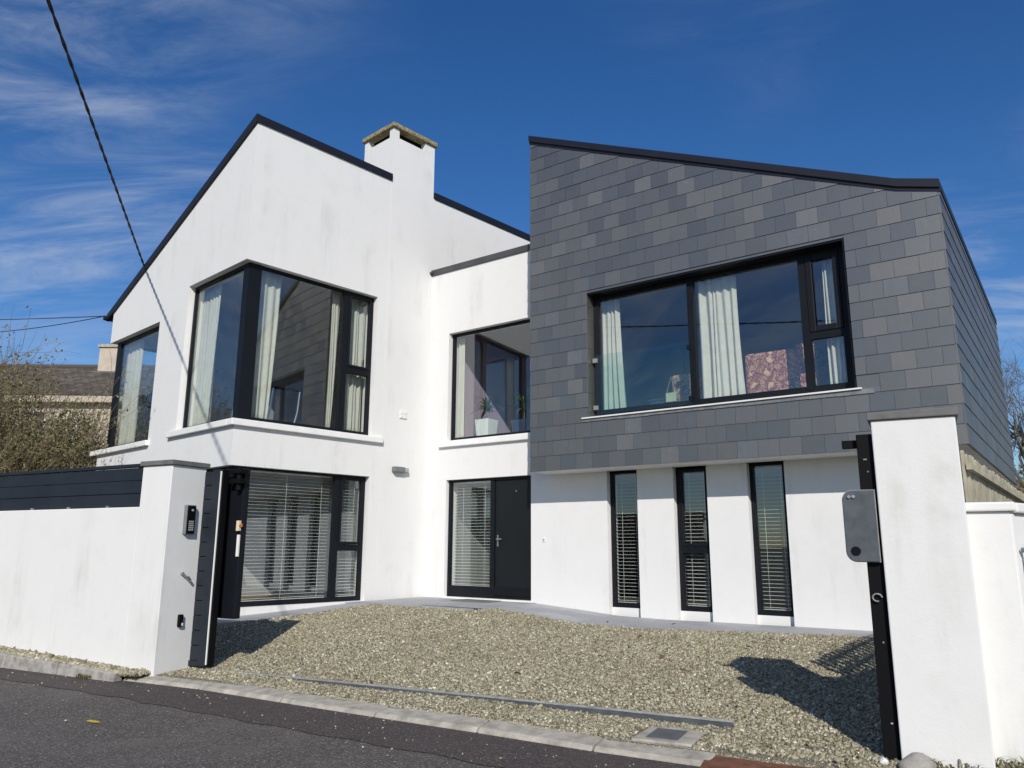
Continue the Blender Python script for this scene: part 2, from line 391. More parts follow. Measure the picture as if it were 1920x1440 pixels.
# large sheet of ground out to the horizon
mb = MB(); r_ = 1500
mb.add([(-r_, -r_, -.22), (r_, -r_, -.22), (r_, r_, -.22), (-r_, r_, -.22)], [(0, 1, 2, 3)]); tag(mb.build('ground', 'soil'), kind='structure')
# raised lawn / field behind the house (gentle rise)
mb = MB()
for x0, x1 in ((-60, 60),):
    mb.add([(-60, 24, -.15), (60, 24, -.15), (60, 40, 1.2), (-60, 40, 1.2), (60, 140, 5), (-60, 140, 5)], [(0, 1, 2, 3), (3, 2, 4, 5)])
tag(mb.build('terrain', 'soil'), kind='structure')
# road
gs = np.linspace(-40, 45, 60); mb = MB(); rows_ = [(-.12, -.052), (-1.5, -.055), (-4, -.04), (-9, -.07)]
vs = []; fs = []
for k, (i_, z_) in enumerate(rows_):
    for g_ in gs: vs.append(FG.P(float(g_), i_ - .06*max(0, g_-.5)*(k == 0 and g_ < 7) - (.36 if g_ >= 7 and k == 0 else 0), z_))
ng = len(gs)
for k in range(len(rows_)-1):
    for j in range(ng-1): fs.append((k*ng+j, k*ng+j+1, (k+1)*ng+j+1, (k+1)*ng+j))
mb.add(vs, fs); road = tag(mb.build('road', 'asphalt'), kind='structure')
# reddish reinstatement strip of asphalt along the kerb (own sheet, 4 mm up)
def strip(name, mat, inner, outer, z, kind='structure'):
    mb = MB(); n_ = len(inner)
    mb.add([FG.P(g, i, z) for g, i in inner] + [FG.P(g, i, z) for g, i in outer], [(k, k+1, n_+k+1, n_+k) for k in range(n_-1)])
    return tag(mb.build(name, mat), kind=kind)
gg = np.linspace(-2.2, 8, 90)
kin = lambda g: np.interp(g, [-3, -.28, .7, 1.9, 2.97, 3.95, 4.9, 5.7, 8], [-.25, -.13, -.10, -.20, -.28, -.35, -.43, -.45, -.55])
strip('asphalt_strip', 'asphalt_patch', [(float(g), float(kin(g))+.02) for g in gg], [(float(g), float(kin(g)) - .42 - .22*min(1, max(0, (g+2.2)/3)) - .02*math.sin(g*9) - random.uniform(0, .02)) for g in gg], -.0485)

# gravel sheet
def grid_sheet(name, mat, g0, g1, i0, i1, res, zf):
    ga = np.arange(g0, g1+res, res); ia = np.arange(i0, i1+res, res)
    G, I = np.meshgrid(ga, ia); Z = zf(G, I)
    X = FG.o.x + FG.s.x*G + FG.d.x*I; Y = FG.o.y + FG.s.y*G + FG.d.y*I
    V = np.stack([X, Y, Z], -1).reshape(-1, 3); nx, ny = len(ga), len(ia)
    idx = np.arange(nx*ny).reshape(ny, nx)
    Q = np.stack([idx[:-1, :-1], idx[:-1, 1:], idx[1:, 1:], idx[1:, :-1]], -1).reshape(-1, 4)
    me = bpy.data.meshes.new(name); me.from_pydata(V.tolist(), [], Q.tolist()); me.materials.append(M[mat]); me.update()
    return addobj(name, me)
tag(grid_sheet('gravel_drive', 'gravel_bed', -3.2, 9.0, -.42, 7.2, .05, lambda g, i: np.where((i < -.0) & (i < kin(g)+.16), -.09, gravel_z(g, i)+.004)), kind='structure')
tag(grid_sheet('verge', 'gravel_bed', -12, -3.1, -.22, 1.2, .06, lambda g, i: .02+np.clip(-g-.3, 0, 3.2)*.035+0*i), kind='structure')

def stones(name, label, pts, size, parent=None):
    """loose stones: one joined mesh"""
    n_ = len(pts); base = np.array([[-1, -1, -1], [1, -1, -1], [1, 1, -1], [-1, 1, -1], [-.7, -.7, 1], [.7, -.7, 1], [.7, .7, 1], [-.7, .7, 1]])*.5
    fc = np.array([[0, 3, 2, 1], [4, 5, 6, 7], [0, 1, 5, 4], [1, 2, 6, 5], [2, 3, 7, 6], [3, 0, 4, 7]])
    sz = size*RNG.lognormal(0, .32, n_)
    dims = np.stack([sz*RNG.uniform(.8, 1.5, n_), sz*RNG.uniform(.6, 1., n_), sz*RNG.uniform(.35, .65, n_)], -1)
    V = base[None]*(1+RNG.uniform(-.28, .28, (n_, 8, 3)))*dims[:, None, :]
    a = RNG.uniform(0, 6.28, n_); tl = RNG.normal(0, .35, (n_, 2))
    ca, sa = np.cos(a), np.sin(a)
    x = V[..., 0]*ca[:, None]-V[..., 1]*sa[:, None]; y = V[..., 0]*sa[:, None]+V[..., 1]*ca[:, None]
    z = V[..., 2] + x*tl[:, :1] + y*tl[:, 1:]
    V = np.stack([x, y, z], -1) + np.asarray(pts)[:, None, :]
    me = bpy.data.meshes.new(name); F_ = (fc[None]+8*np.arange(n_)[:, None, None]).reshape(-1)
    me.vertices.add(n_*8); me.vertices.foreach_set('co', V.reshape(-1).astype(np.float32))
    me.loops.add(len(F_)); me.loops.foreach_set('vertex_index', F_.astype(np.int32))
    me.polygons.add(n_*6); me.polygons.foreach_set('loop_start', np.arange(0, n_*24, 4, dtype=np.int32)); me.polygons.foreach_set('loop_total', np.full(n_*6, 4, dtype=np.int32))
    me.materials.append(M['gravel_stone']); me.update(calc_edges=True); me.validate()
    o = addobj(name, me, parent); return tag(o, label, 'gravel', kind='stuff')
def gpts(g, i, z):
    return np.stack([FG.o.x + FG.s.x*g + FG.d.x*i, FG.o.y + FG.s.y*g + FG.d.y*i, z], -1)
ns = 150000
g = RNG.uniform(-1.8, 8.2, ns); i = -.35 + 6.2*RNG.uniform(0, 1, ns)**1.15
keep = (i < np.interp(g, EG, EI)+RNG.normal(0.0, .03, ns)) & (i > kin(g)+.20) & ~((g > 5.08) & (g < 5.53) & (i > -.26) & (i < .2)) & ~((g > 5.66) & (g < 6.4) & (i < -.17) & (RNG.random(ns) > .06))
keep &= ~((np.abs(i-.455) < .02) & (g < 5.66) & (g > 1.6))
g, i = g[keep], i[keep]
stones('loose_gravel', 'pale brown loose gravel covering the drive inside the gate', gpts(g, i, np.maximum(gravel_z(g, i), -.004)+.009), .0165)
ns = 14000
g = RNG.uniform(-4.2, -.05, ns); i = RNG.uniform(-.20, .02, ns); keep = i > -.16-.02*RNG.random(ns)
stones('verge_gravel', 'strip of loose stones between the white boundary wall and the road', gpts(g[keep], i[keep], .03+np.clip(-g[keep]-.3, 0, 3.2)*.035), .027)

ns = 320
g = RNG.uniform(-4, 9, ns); i = kin(g)-np.abs(RNG.normal(0, .6, ns))-.02
stones('road_grit', 'scattered loose grit and small stones on the asphalt near the kerb', gpts(g, i, np.full(ns, -.046)), .009)
# ------------------------------------------------------------------ kerb
kerb = thing('kerb', 'pale concrete dropped kerb stones along the edge of the road', 'kerb', FG.P(2.7, -.2, 0))
kg = [-.28, .78, 1.90, 2.98, 3.97, 4.91, 5.70]
def kf(g): return float(np.interp(g, [-.28, .71, 1.9, 2.97, 3.95, 4.91, 5.72], [-.13, -.10, -.20, -.28, -.345, -.43, -.45]))
for a, b in zip(kg, kg[1:]):
    a += .006; b -= .006; pr = []
    for g_ in (a, b):
        f_ = kf(g_); j = random.uniform(-.004, .004)
        pr.append([(f_, -.12), (f_, -.038+j), (f_+.03, -.018+j), (f_+.21, .004+j), (f_+.235, -.01+j), (f_+.235, -.12)])
    mb = MB(); mb.add([FG.P(a, *q) for q in pr[0]] + [FG.P(b, *q) for q in pr[1]], [tuple(range(5, -1, -1)), tuple(range(6, 12))] + [(k, (k+1) % 6, 6+(k+1) % 6, 6+k) for k in range(6)])
    mb.build('kerb_stone', 'concrete', kerb, bevel=.012)
kerb2 = thing('kerb', 'older darker upstand kerb in front of the white boundary wall', 'kerb', FG.P(-2, -.2, 0))
for k in range(5):
    b = -.29 - k*.93; a = b - .915; mb = MB()
    za, zb_ = .035+max(0, -a-.3)*.03, .035+max(0, -b-.3)*.03
    mb.hexa([FG.P(a, -.24, -.1), FG.P(b, -.24, -.1), FG.P(b, -.12, -.1), FG.P(a, -.12, -.1), FG.P(a, -.22, za), FG.P(b, -.22, zb_), FG.P(b, -.12, zb_), FG.P(a, -.12, za)])
    mb.build('kerb_stone', 'stone_grey', kerb2, bevel=.015)

# ------------------------------------------------------------------ paving
def slabs(name, F, s0, s1, zf, d_rows, ln, dz):
    pv = thing(name, None, None, F.P((s0+s1)/2, d_rows[0], zf((s0+s1)/2)-.05)); tag(pv, kind='structure')
    for r, (da, db) in enumerate(zip(d_rows, d_rows[1:])):
        s = s0 - ln*(.5 if r % 2 else 0)
        while s < s1:
            a, b = max(s, s0)+.004, min(s+ln, s1)-.004
            c_ = F.P((a+b)/2, (da+db)/2, 0)-FG.o
            if b-a > .06 and c_.dot(FG.d) > np.interp(c_.dot(FG.s), EG, EI)-.06:
                j = random.uniform(-.0015, .0015)+dz; mb = MB(); za, zb_ = zf(a)+j, zf(b)+j
                mb.hexa([F.P(a, da-.004, za-.05), F.P(b, da-.004, zb_-.05), F.P(b, db+.004, zb_-.05), F.P(a, db+.004, za-.05), F.P(a, da-.004, za), F.P(b, da-.004, zb_), F.P(b, db+.004, zb_), F.P(a, db+.004, za)])
                mb.build('paving_slab', 'paving', pv)
            s += ln
    return pv
slabs('paving_path', FA, -.9, 2.75, ZA, [0, -.4, -.8, -1.2], .8, -.002)
slabs('paving_landing', FB, -2.5, .1, lambda s: .342, [0, -.4, -.8, -1.2, -1.6, -2.0], .8, .001)
slabs('paving_path', FB, .1, 6.9, ZC, [0, -.42, -.84, -1.26], .8, -.001)

# ------------------------------------------------------------------ the house
house = thing('modern_house', 'white rendered modern house with a slate-clad upper storey and dark framed windows', 'house', (0, 15, .2))
T = .35
def apply_bevel(o, w=.008): 
    b = o.modifiers.new('bevel', 'BEVEL'); b.width = w; b.segments = 2; b.limit_method = 'ANGLE'; b.angle_limit = math.radians(40)
# right-hand wall of the gabled block (corner windows are notches at s = 0)
AH, AS = 6.035, 3.30
pa = [(0, -.2), (9, -.2), (9, 8.58), (0, 8.58), (0, AH), (2.755, AH), (2.755, AS), (0, AS), (0, 2.55), (2.74, 2.55), (2.74, .33), (0, .33)]
MB().prism(FA, pa, 0, T).build('wall', 'render', house)
roofz = lambda s: 8.58-.397*s
pl = [(T, -.2), (5.8, -.2), (5.8, 3.235), (3.30, 3.235), (3.30, 5.585), (5.8, 5.585), (5.8, roofz(5.8)), (T, roofz(T)), (T, AH), (2.13, AH), (2.13, AS), (T, AS), (T, 2.55), (2.13, 2.55), (2.13, .33), (T, .33)]
MB().prism(FL, pl, 0, T).build('wall', 'render', house)
pe = [(T, -.2), (9, -.2), (9, 6.27), (T, 6.27), (T, 5.585), (1.6, 5.585), (1.6, 3.235), (T, 3.235)]
MB().prism(FE, pe, 0, T).build('wall', 'render', house)
MB().box(FA, 8.65, 9, T, 5.45, -.2, 6.2).build('wall', 'render', house)
# door wall
pb = [(-2.53, -.2), (6.28, -.2), (6.28, 2.57), (1.4, 2.57), (1.4, 6.83), (-2.53, 6.83)]
SL = [(1.543, 2.10), (2.735, 3.29), (3.925, 4.477)]
MB().prism(FB, pb, 0, T, [rect(-2.005, 0, .30, 2.55), rect(-2.01, 1.0, 3.31, 5.50)] + [rect(a, b, .05, 2.53) for a, b in SL]).build('wall', 'render', house)
for a, b in SL:
    MB().box(FB, a-.02, b+.02, .11, .3, .04, .335).build('plinth', 'render', house)
MB().prism(Frame(FB.P(6.28, T+.0, 0), RD, -BD), rect(0, 7, -.2, 2.57), 0, T).build('wall', 'render', house)
# slate-clad box: backing walls
ST = lambda s: 8.67-.44*(s-.42) if s < 6.4 else 6.04-.30*(s-6.4)
ps = [(.44, 2.545), (6.87, 2.545), (6.87, ST(6.87)), (6.4, ST(6.4)), (.44, ST(.44))]
clad = MB().prism(FS, ps, .0, T, [rect(1.56, 5.69, 3.36, 5.49)]).build('slate_cladding', 'slate', house)
MB().prism(FR, [(T, 2.545), (7.7, 2.545), (7.7, 5.93), (T, 5.93)], .01, T).build('wall', 'slate', house)
MB().prism(FLs, [(T, 2.545), (T+.3, 2.545), (T+.3, 6.7), (7.7, 6.7), (7.7, 8.6), (T, 8.6)], .01, T).build('wall', 'slate', house)
MB().box(FS, .44, 6.87, 7.5, 7.7, 2.6, 5.9).build('wall', 'render', house)
MB().box(FS, .445, 6.865, .005, 7.69, 2.53, 2.58).build('soffit', 'render', house)
# roofs and edge trims
def roof_slab(name, pts, th, mat):
    mb = MB(); k = len(pts); mb.add([Vector(p) for p in pts] + [Vector(p)-Vector((0, 0, th)) for p in pts], [tuple(range(k)), tuple(range(2*k-1, k-1, -1))] + [(i, (i+1) % k, k+(i+1) % k, k+i) for i in range(k)])
    return mb.build(name, mat, house)
rz = lambda d: 8.69-.397*d
roof_slab('roof', [FA.P(-.035, .03, rz(.03)), FA.P(9, .03, rz(.03)), FA.P(9, 6.07, rz(6.07)), FA.P(-.035, 6.07, rz(6.07))], .10, 'trim')
roof_slab('roof_edge', [FA.P(-.045, -.035, rz(-.035)+.012), FA.P(.02, -.035, rz(-.035)+.012), FA.P(.02, 6.09, rz(6.09)+.012), FA.P(-.045, 6.09, rz(6.09)+.012)], .145, 'trim')
MB().box(FA, .02, 2.98, -.035, .06, 8.575, 8.71).build('roof_edge', 'trim', house)
MB().box(FA, 4.125, 9, -.035, .06, 8.575, 8.71).build('roof_edge', 'trim', house)
MB().tube([FA.P(-.10, 6.08, 6.20), FA.P(9, 6.08, 6.20)], .055, 8).build('gutter', 'trim', house)
MB().box(FB, -2.53, 1.4, -.03, .30, 6.825, 6.945).build('roof_edge', 'trim_grey', house)
MB().box(FB, -2.6, 1.4, .31, 7, 6.70, 6.80).build('roof', 'trim_grey', house)
MB().box(FB, -2.62, -2.45, -.07, -.02, 6.86, 6.90).build('flashing', 'trim_grey', house)
for (a, b) in ((.40, 6.4), (6.4, 6.91)):
    mb = MB(); za, zb_ = ST(a)+.105, ST(b)+.105
    mb.hexa([FS.P(a, -.05, za-.115), FS.P(b, -.05, zb_-.115), FS.P(b, 7.75, zb_-.115), FS.P(a, 7.75, za-.115), FS.P(a, -.05, za), FS.P(b, -.05, zb_), FS.P(b, 7.75, zb_), FS.P(a, 7.75, za)]); mb.build('roof', 'trim', house)
    mb = MB(); mb.hexa([FS.P(a, -.025, za-.165), FS.P(b, -.025, zb_-.165), FS.P(b, .0, zb_-.165), FS.P(a, .0, za-.165), FS.P(a, -.025, za-.116), FS.P(b, -.025, zb_-.116), FS.P(b, .0, zb_-.116), FS.P(a, .0, za-.116)]); mb.build('roof_edge', 'trim', house)
# chimney
ch = MB().box(FA, 2.985, 4.11, -.002, .98, -.1, 9.58); 
for a, b in ((2.985, 3.135), (3.84, 4.11)):
    for c_, d_ in ((-.002, .13), (.85, .98)): ch.box(FA, a, b, c_, d_, 9.578, 9.772)
chim = ch.build('chimney', 'render', house)
MB().box(FA, 3.12, 3.86, .14, .84, 9.57, 9.7715).build('shade_core', 'black', chim)  # black block standing in for the shade inside the chimney openings
MB().box(FA, 2.935, 4.16, -.055, 1.03, 9.772, 9.872).build('chimney_cap', 'moss_cap', chim, bevel=.02)
# ---- slates on the front: one object each
def clip(poly, a, b, c):        # keep a*s + b*z <= c
    out = []
    for (p, q) in zip(poly, poly[1:]+poly[:1]):
        fp, fq = a*p[0]+b*p[1]-c, a*q[0]+b*q[1]-c
        if fp <= 0: out.append(p)
        if (fp < 0 < fq) or (fq < 0 < fp):
            t = fp/(fp-fq); out.append((p[0]+(q[0]-p[0])*t, p[1]+(q[1]-p[1])*t))
    return out
def slate_verts(poly, z0, jit):
    outw = lambda z: .016-.036*(z-z0)+jit      # lower edge stands proud of the course below
    k = len(poly)
    v = [(s, -max(outw(z), .003), z) for s, z in poly] + [(s, .004, z) for s, z in poly]
    f = [tuple(range(k)), tuple(range(2*k-1, k-1, -1))] + [(i, (i+1) % k, k+(i+1) % k, k+i) for i in range(k)]
    return v, f
def slate_cells(smin, smax, zrow, topf, hole=None, w=.3):
    out = []
    for r, z0 in enumerate(zrow):
        s = smin - (w/2 if r % 2 else 0) - w*.0
        if r % 2 == 0: s = smin
        while s < smax:
            a, b = max(s, smin)+.0018, min(s+w, smax)-.0018
            s += w
            if b-a < .02: continue
            zc = z0 + random.uniform(-.002, .002)
            poly = [(a, zc), (b, zc), (b, z0+.262), (a, z0+.262)]
            mid = (a+b)/2
            sl_ = (topf(mid+.05)-topf(mid-.05))/.1
            poly = clip(poly, -sl_, 1, topf(mid)-sl_*mid)
            if hole and poly:
                h0, h1, hz0, hz1 = hole
                if a < h1 and b > h0 and z0+.25 > hz0 and z0 < hz1:
                    if z0+.125 > hz1: poly = clip(poly, 0, -1, -hz1)
                    elif z0 < hz0-.06: poly = clip(poly, 0, 1, hz0)
                    elif a < h0: poly = clip(poly, 1, 0, h0)
                    elif b > h1: poly = clip(poly, -1, 0, -h1)
                    else: poly = []
            if len(poly) >= 3: out.append((poly, z0))
    return out
rows = [2.535+.25*k for k in range(26)]
cells = slate_cells(.425, 6.885, rows, lambda s: ST(s), (1.56, 5.69, 3.36, 5.49))
cells.sort(key=lambda c_: -abs(sum(p[0]*q[1]-q[0]*p[1] for p, q in zip(c_[0], c_[0][1:]+c_[0][:1]))))
shared = {}
MWS = Matrix(((BD.x, RD.x, 0, 0), (BD.y, RD.y, 0, 0), (0, 0, 1, 0), (0, 0, 0, 1)))
extra = MB(); cnt = 0
for poly, z0 in cells:
    s0 = poly[0][0]; loc = FS.P(s0, 0, z0)
    key = tuple((round(a-s0, 3), round(b-z0, 2)) for a, b in poly)
    if cnt >= 300:
        v, f = slate_verts(poly, z0, random.uniform(-.001, .001)); extra.add([FS.P(*q) for q in v], f); continue
    if key not in shared:
        v, f = slate_verts([(a-s0, b-z0) for a, b in poly], 0, 0)
        me = bpy.data.meshes.new('slate'); me.from_pydata(v, [], f)
        bm = bmesh.new(); bm.from_mesh(me); bmesh.ops.recalc_face_normals(bm, faces=bm.faces); bm.to_mesh(me); bm.free()
        me.materials.append(M['slate']); shared[key] = me
    o = addobj('slate', shared[key], clad, Matrix.Translation(loc + RD*random.uniform(-.0012, .0012)) @ MWS); cnt += 1
if extra.v: tag(extra.build('cut_slates', 'slate', clad), kind='stuff')
for F, nm, z0_, tf, s1_ in ((FR, 'side_slates', 2.535, lambda s: 5.93, 7.72), (FLs, 'side_slates', 2.535, lambda s: ST(.43), 7.72)):
    mb = MB()
    for poly, z0 in slate_cells(-.012, s1_, [z0_+.25*k for k in range(26)], tf):
        if F is FLs and poly[0][0] > .66 and z0 < 6.7: continue
        v, f = slate_verts(poly, z0, random.uniform(-.001, .001)+(.010 if F is FLs else .004)); mb.add([F.P(*q) for q in v], f)
    tag(mb.build(nm, 'slate', house), kind='stuff')
# ---- slate returns and dark linings of the big window
mb = MB()
for r, z0 in enumerate(rows):
    if z0+.25 > 3.37 and z0 < 5.48:
        mb.box(FS, 1.553, 1.566, .0, .22, max(z0, 3.37)+.001, min(z0+.248, 5.488))
tag(mb.build('reveal_slates', 'slate', clad), kind='stuff')
MB().box(FS, 1.566, 5.688, .012, .25, 5.462, 5.486).build('window_lining', 'frame', house)
MB().box(FS, 5.66, 5.688, .012, .25, 3.37, 5.461).build('window_lining', 'frame', house)

# ---- windows
def window(F, s0, s1, z0, z1, d, fw=.06, fb=.07, ft=.05, name='window', panes=(), bars=(), depth=.07, lining=None):
    """outer frame, bars = (s0,s1,z0,z1) members, panes = (s0,s1,z0,z1)"""
    mb = MB()
    mb.box(F, s0, s0+fw, d, d+depth, z0, z1); mb.box(F, s1-fw, s1, d, d+depth, z0, z1)
    mb.box(F, s0+fw, s1-fw, d, d+depth, z0, z0+fb); mb.box(F, s0+fw, s1-fw, d, d+depth, z1-ft, z1)
    wo = mb.build(name, 'frame', house)
    for (nm, a, b, c_, e, dd) in bars:
        MB().box(F, a, b, d-dd, d+depth-.004, c_, e).build(nm, 'frame', wo)
    for a, b, c_, e in panes:
        MB().box(F, a-.01, b+.01, d+.028, d+.034, c_-.01, e+.01).build('pane', 'glass', wo)
    return wo
def sash(F, wo, s0, s1, z0, z1, d, fw):
    mb = MB(); mb.box(F, s0, s0+fw, d-.02, d+.05, z0, z1); mb.box(F, s1-fw, s1, d-.02, d+.05, z0, z1); mb.box(F, s0+fw, s1-fw, d-.02, d+.05, z0, z0+fw); mb.box(F, s0+fw, s1-fw, d-.02, d+.05, z1-fw, z1)
    mb.build('sash', 'frame', wo, bevel=.006)
d = .12
# upper corner window, right-hand side
wA = window(FA, d, 2.755, 3.31, 6.035, d, .07, .07, .055, panes=[(.35, 2.06, 3.385, 5.98), (2.20, 2.685, 3.385, 4.45), (2.24, 2.66, 4.61, 5.94)],
    bars=[('corner_post', d-.001, .35, 3.312, 6.033, .012), ('mullion', 2.06, 2.19, 3.38, 5.98, .006), ('transom', 2.19, 2.685, 4.45, 4.57, .006)])
sash(FA, wA, 2.192, 2.70, 4.572, 5.978, d, .045)
wL = window(FL, .20, 2.13, 3.31, 6.035, d, .05, .06, .055, panes=[(.30, 2.08, 3.38, 5.98)], bars=[('corner_post', .122, .30, 3.313, 6.032, .004)])
# lower corner window
wA2 = window(FA, d, 2.74, .335, 2.545, d, .07, .075, .035, panes=[(.29, 2.07, .41, 2.51), (2.20, 2.665, .41, 1.20), (2.25, 2.64, 1.36, 2.47)],
    bars=[('corner_post', d-.001, .29, .337, 2.543, .012), ('mullion', 2.07, 2.19, .405, 2.51, .006), ('transom', 2.19, 2.67, 1.205, 1.315, .006)])
sash(FA, wA2, 2.192, 2.685, 1.318, 2.508, d, .045)
wL2b = window(FL, .20, 2.13, .335, 2.545, d, .05, .075, .035, panes=[(.30, 2.08, .41, 2.51)], bars=[('corner_post', .122, .30, .338, 2.542, .004)])
# far left corner window
wE = window(FL, 3.30, 5.68, 3.245, 5.58, d, .05, .06, .05, panes=[(3.35, 5.50, 3.31, 5.53)], bars=[('corner_post', 5.50, 5.682, 3.247, 5.578, .004)])
window(FE, .20, 1.6, 3.245, 5.58, d, .05, .06, .05, panes=[(.25, 1.55, 3.31, 5.53)])
# window over the door
window(FB, -1.998, .99, 3.322, 5.498, .10, .055, .055, .05, panes=[(-1.94, .93, 3.38, 5.445)])
# front door set
wd = window(FB, -2.0, -.003, .372, 2.548, .08, .06, .2, .045, name='door_frame', panes=[(-1.935, -.975, .58, 2.50)], bars=[('mullion', -.972, -.875, .375, 2.503, .004)])
door = MB().box(FB, -.868, -.064, .095, .14, .40, 2.498).build('door', 'door_dark', house, bevel=.004)
MB().box(FB, -.86, -.07, .08, .094, .402, .43).build('weather_bar', 'frame', door)
hb = MB(); hb.box(FB, -.815, -.785, .078, .0945, 1.29, 1.50); hb.tube([FB.P(-.80, .08, 1.425), FB.P(-.80, .035, 1.425), FB.P(-.68, .035, 1.425)], .010, 8)
hb.build('handle', 'steel', door, bevel=.003)
MB().tube([FB.P(-.80, .094, 1.32), FB.P(-.80, .075, 1.32)], .014, 10).build('lock', 'steel', door)
MB().tube([FB.P(-.39, .094, 2.285), FB.P(-.39, .086, 2.285)], .013, 10).build('spyhole', 'steel', door)
MB().box(FB, -2.03, .02, -.03, .2, .30, .368).build('threshold', 'sill', house)
# slot windows
for k, (a, b) in enumerate(SL):
    if k == 1:
        wo = window(FB, a+.001, b+.0, .336, 2.528, .11, .07, .075, .05, panes=[(a+.11, b-.075, 1.385, 2.43), (a+.07, b-.07, .41, 1.20)], bars=[('transom', a+.07, b-.07, 1.205, 1.30, .006)])
        sash(FB, wo, a+.06, b-.03, 1.303, 2.50, .11, .045)
    else:
        window(FB, a+.001, b+.0, .336, 2.528, .11, .065, .075, .04, panes=[(a+.065, b-.06, .41, 2.49)])
# big window in the slates
wS = window(FS, 1.568, 5.659, 3.372, 5.461, .22, .11, .13, .045, panes=[(1.678, 3.275, 3.502, 5.416), (3.375, 4.985, 3.502, 5.416), (5.20, 5.45, 4.37, 5.34), (5.10, 5.53, 3.51, 4.17)],
    bars=[('mullion', 3.27, 3.375, 3.40, 5.416, .02), ('mullion', 4.985, 5.085, 3.45, 5.416, .01), ('transom', 5.085, 5.55, 4.17, 4.27, .006)])
sash(FS, wS, 5.09, 5.545, 4.273, 5.41, .22, .085)
for a, b in ((5.085, 5.10), (5.53, 5.55)): MB().box(FS, a, b, .215, .28, 3.50, 4.168).build('sash_stile', 'frame', wS)
# glass balustrade across the left-hand light, with clamps
bal = tag(MB().box(FS, 1.62, 3.30, .145, .157, 3.42, 4.42).build('glass_panel', 'glass_rail', wS))
for z in (3.50, 4.30):
    MB().box(FS, 1.585, 1.66, .13, .172, z, z+.07).build('clamp', 'galv', bal)
    MB().box(FS, 3.26, 3.31, .13, .172, z-.02, z+.05).build('clamp', 'frame', bal)
# sill flashing of the big window
mb = MB(); mb.hexa([FS.P(1.46, -.05, 3.338), FS.P(5.75, -.05, 3.338), FS.P(5.75, .2, 3.352), FS.P(1.46, .2, 3.352), FS.P(1.46, -.05, 3.360), FS.P(5.75, -.05, 3.360), FS.P(5.75, .2, 3.374), FS.P(1.46, .2, 3.374)]); fl = mb.build('sill_flashing', 'white_plastic', house)
mb = MB(); sx = 1.45
while sx < 5.85:
    ln = random.uniform(.35, .7); mb.box(FS, sx, min(sx+ln, 5.9)-.002, -.024, -.001, 3.285+random.uniform(-.012, .012), 3.336); sx += ln
mb.build('lead_apron', 'lead', fl)
# sills
def sill(F, pts):
    mb = MB(); mb.prism(F, pts[0], *pts[1]); return mb
mb = MB(); mb.box(FA, -.075, 2.97, -.075, .11, 3.19, 3.298); mb.box(FL, .11, 2.36, -.075, .11, 3.19, 3.298); mb.build('sill', 'sill', house, bevel=.01)
mb = MB(); mb.box(FL, 3.22, 6.05, -.075, .11, 3.13, 3.232); mb.box(FE, .11, 1.7, -.075, .11, 3.13, 3.232); mb.build('sill', 'sill', house, bevel=.01)
MB().box(FB, -2.17, .6, -.065, .10, 3.19, 3.308).build('sill', 'sill', house, bevel=.01)
# wall light, vent plaque, bell
lampT = thing('wall_light', 'grey wall-mounted outdoor light on the white wall beside the front door', 'light', FA.P(3.42, -.06, 2.65))
MB().box(FA, 3.24, 3.50, -.115, -.006, 2.67, 2.775).build('housing', 'grey_plastic', lampT, bevel=.018)
MB().box(FA, 3.502, 3.60, -.10, -.006, 2.675, 2.765).build('diffuser', 'lens', lampT, bevel=.015)
vt = thing('wall_vent', 'small square white vent cover high on the white wall left of the door', 'vent', FA.P(3.47, -.02, 3.72))
MB().box(FA, 3.39, 3.56, -.022, -.005, 3.725, 3.88).build('cover', 'white_plastic', vt, bevel=.004)
for a, b in ((3.405, 3.465), (3.485, 3.545)):
    for z in (3.74, 3.81): MB().box(FA, a, b, -.03, -.021, z, z+.055).build('louvre', 'white_plastic', vt, bevel=.006)
bell = thing('door_bell', 'tiny door bell push on the white wall right of the front door', 'bell', FB.P(.28, -.02, 1.38))
MB().box(FB, .255, .305, -.012, -.001, 1.375, 1.445).build('plate', 'white_plastic', bell, bevel=.003)
MB().tube([FB.P(.28, -.011, 1.41), FB.P(.28, -.02, 1.41)], .012, 10).build('button', 'grey_plastic', bell)

# ---- rooms behind the glass
def room(nm, F, s0, s1, d0, d1, z0, z1, mat='interior_wall', back=True, left=True, right=True):
    if back: MB().box(F, s0, s1, d1, d1+.1, z0, z1).build('inner_wall', mat, house)
    if left: MB().box(F, s0-.1, s0, d0, d1, z0, z1).build('inner_wall', mat, house)
    if right: MB().box(F, s1, s1+.1, d0, d1, z0, z1).build('inner_wall', mat, house)
    MB().box(F, s0-.1, s1+.1, d0, d1+.1, z0-.3, z0-.005).build('floor', 'interior_floor', house)
    MB().box(F, s0-.1, s1+.1, d0, d1+.1, z1+.005, z1+.2).build('ceiling', 'interior_wall', house)
MB().box(FA, .3, 4.3, .3, 5.4, 2.62, 3.18).build('floor', 'interior_floor', house)
MB().box(FA, .3, 4.3, .3, 5.4, .05, .32).build('floor', 'interior_floor', house)
MB().box(FA, .36, 4.3, .36, 5.44, 6.06, 6.2).build('ceiling', 'interior_wall', house)
MB().box(FA, 4.3, 4.4, .36, 5.44, .3, 6.2).build('inner_wall', 'interior_wall', house)
MB().box(FA, .36, 4.3, 2.75, 2.85, .3, 6.05).build('inner_wall', 'interior_wall', house)
MB().box(FB, -2.0, 1.3, .34, 5, 2.62, 3.30).build('floor', 'interior_floor', house)
MB().box(FB, -2.0, 1.3, .34, 5, .05, .34).build('floor', 'interior_floor', house)
MB().box(FB, -2.4, 1.4, 3.6, 3.7, .3, 6.6).build('inner_wall', 'interior_lilac', house)
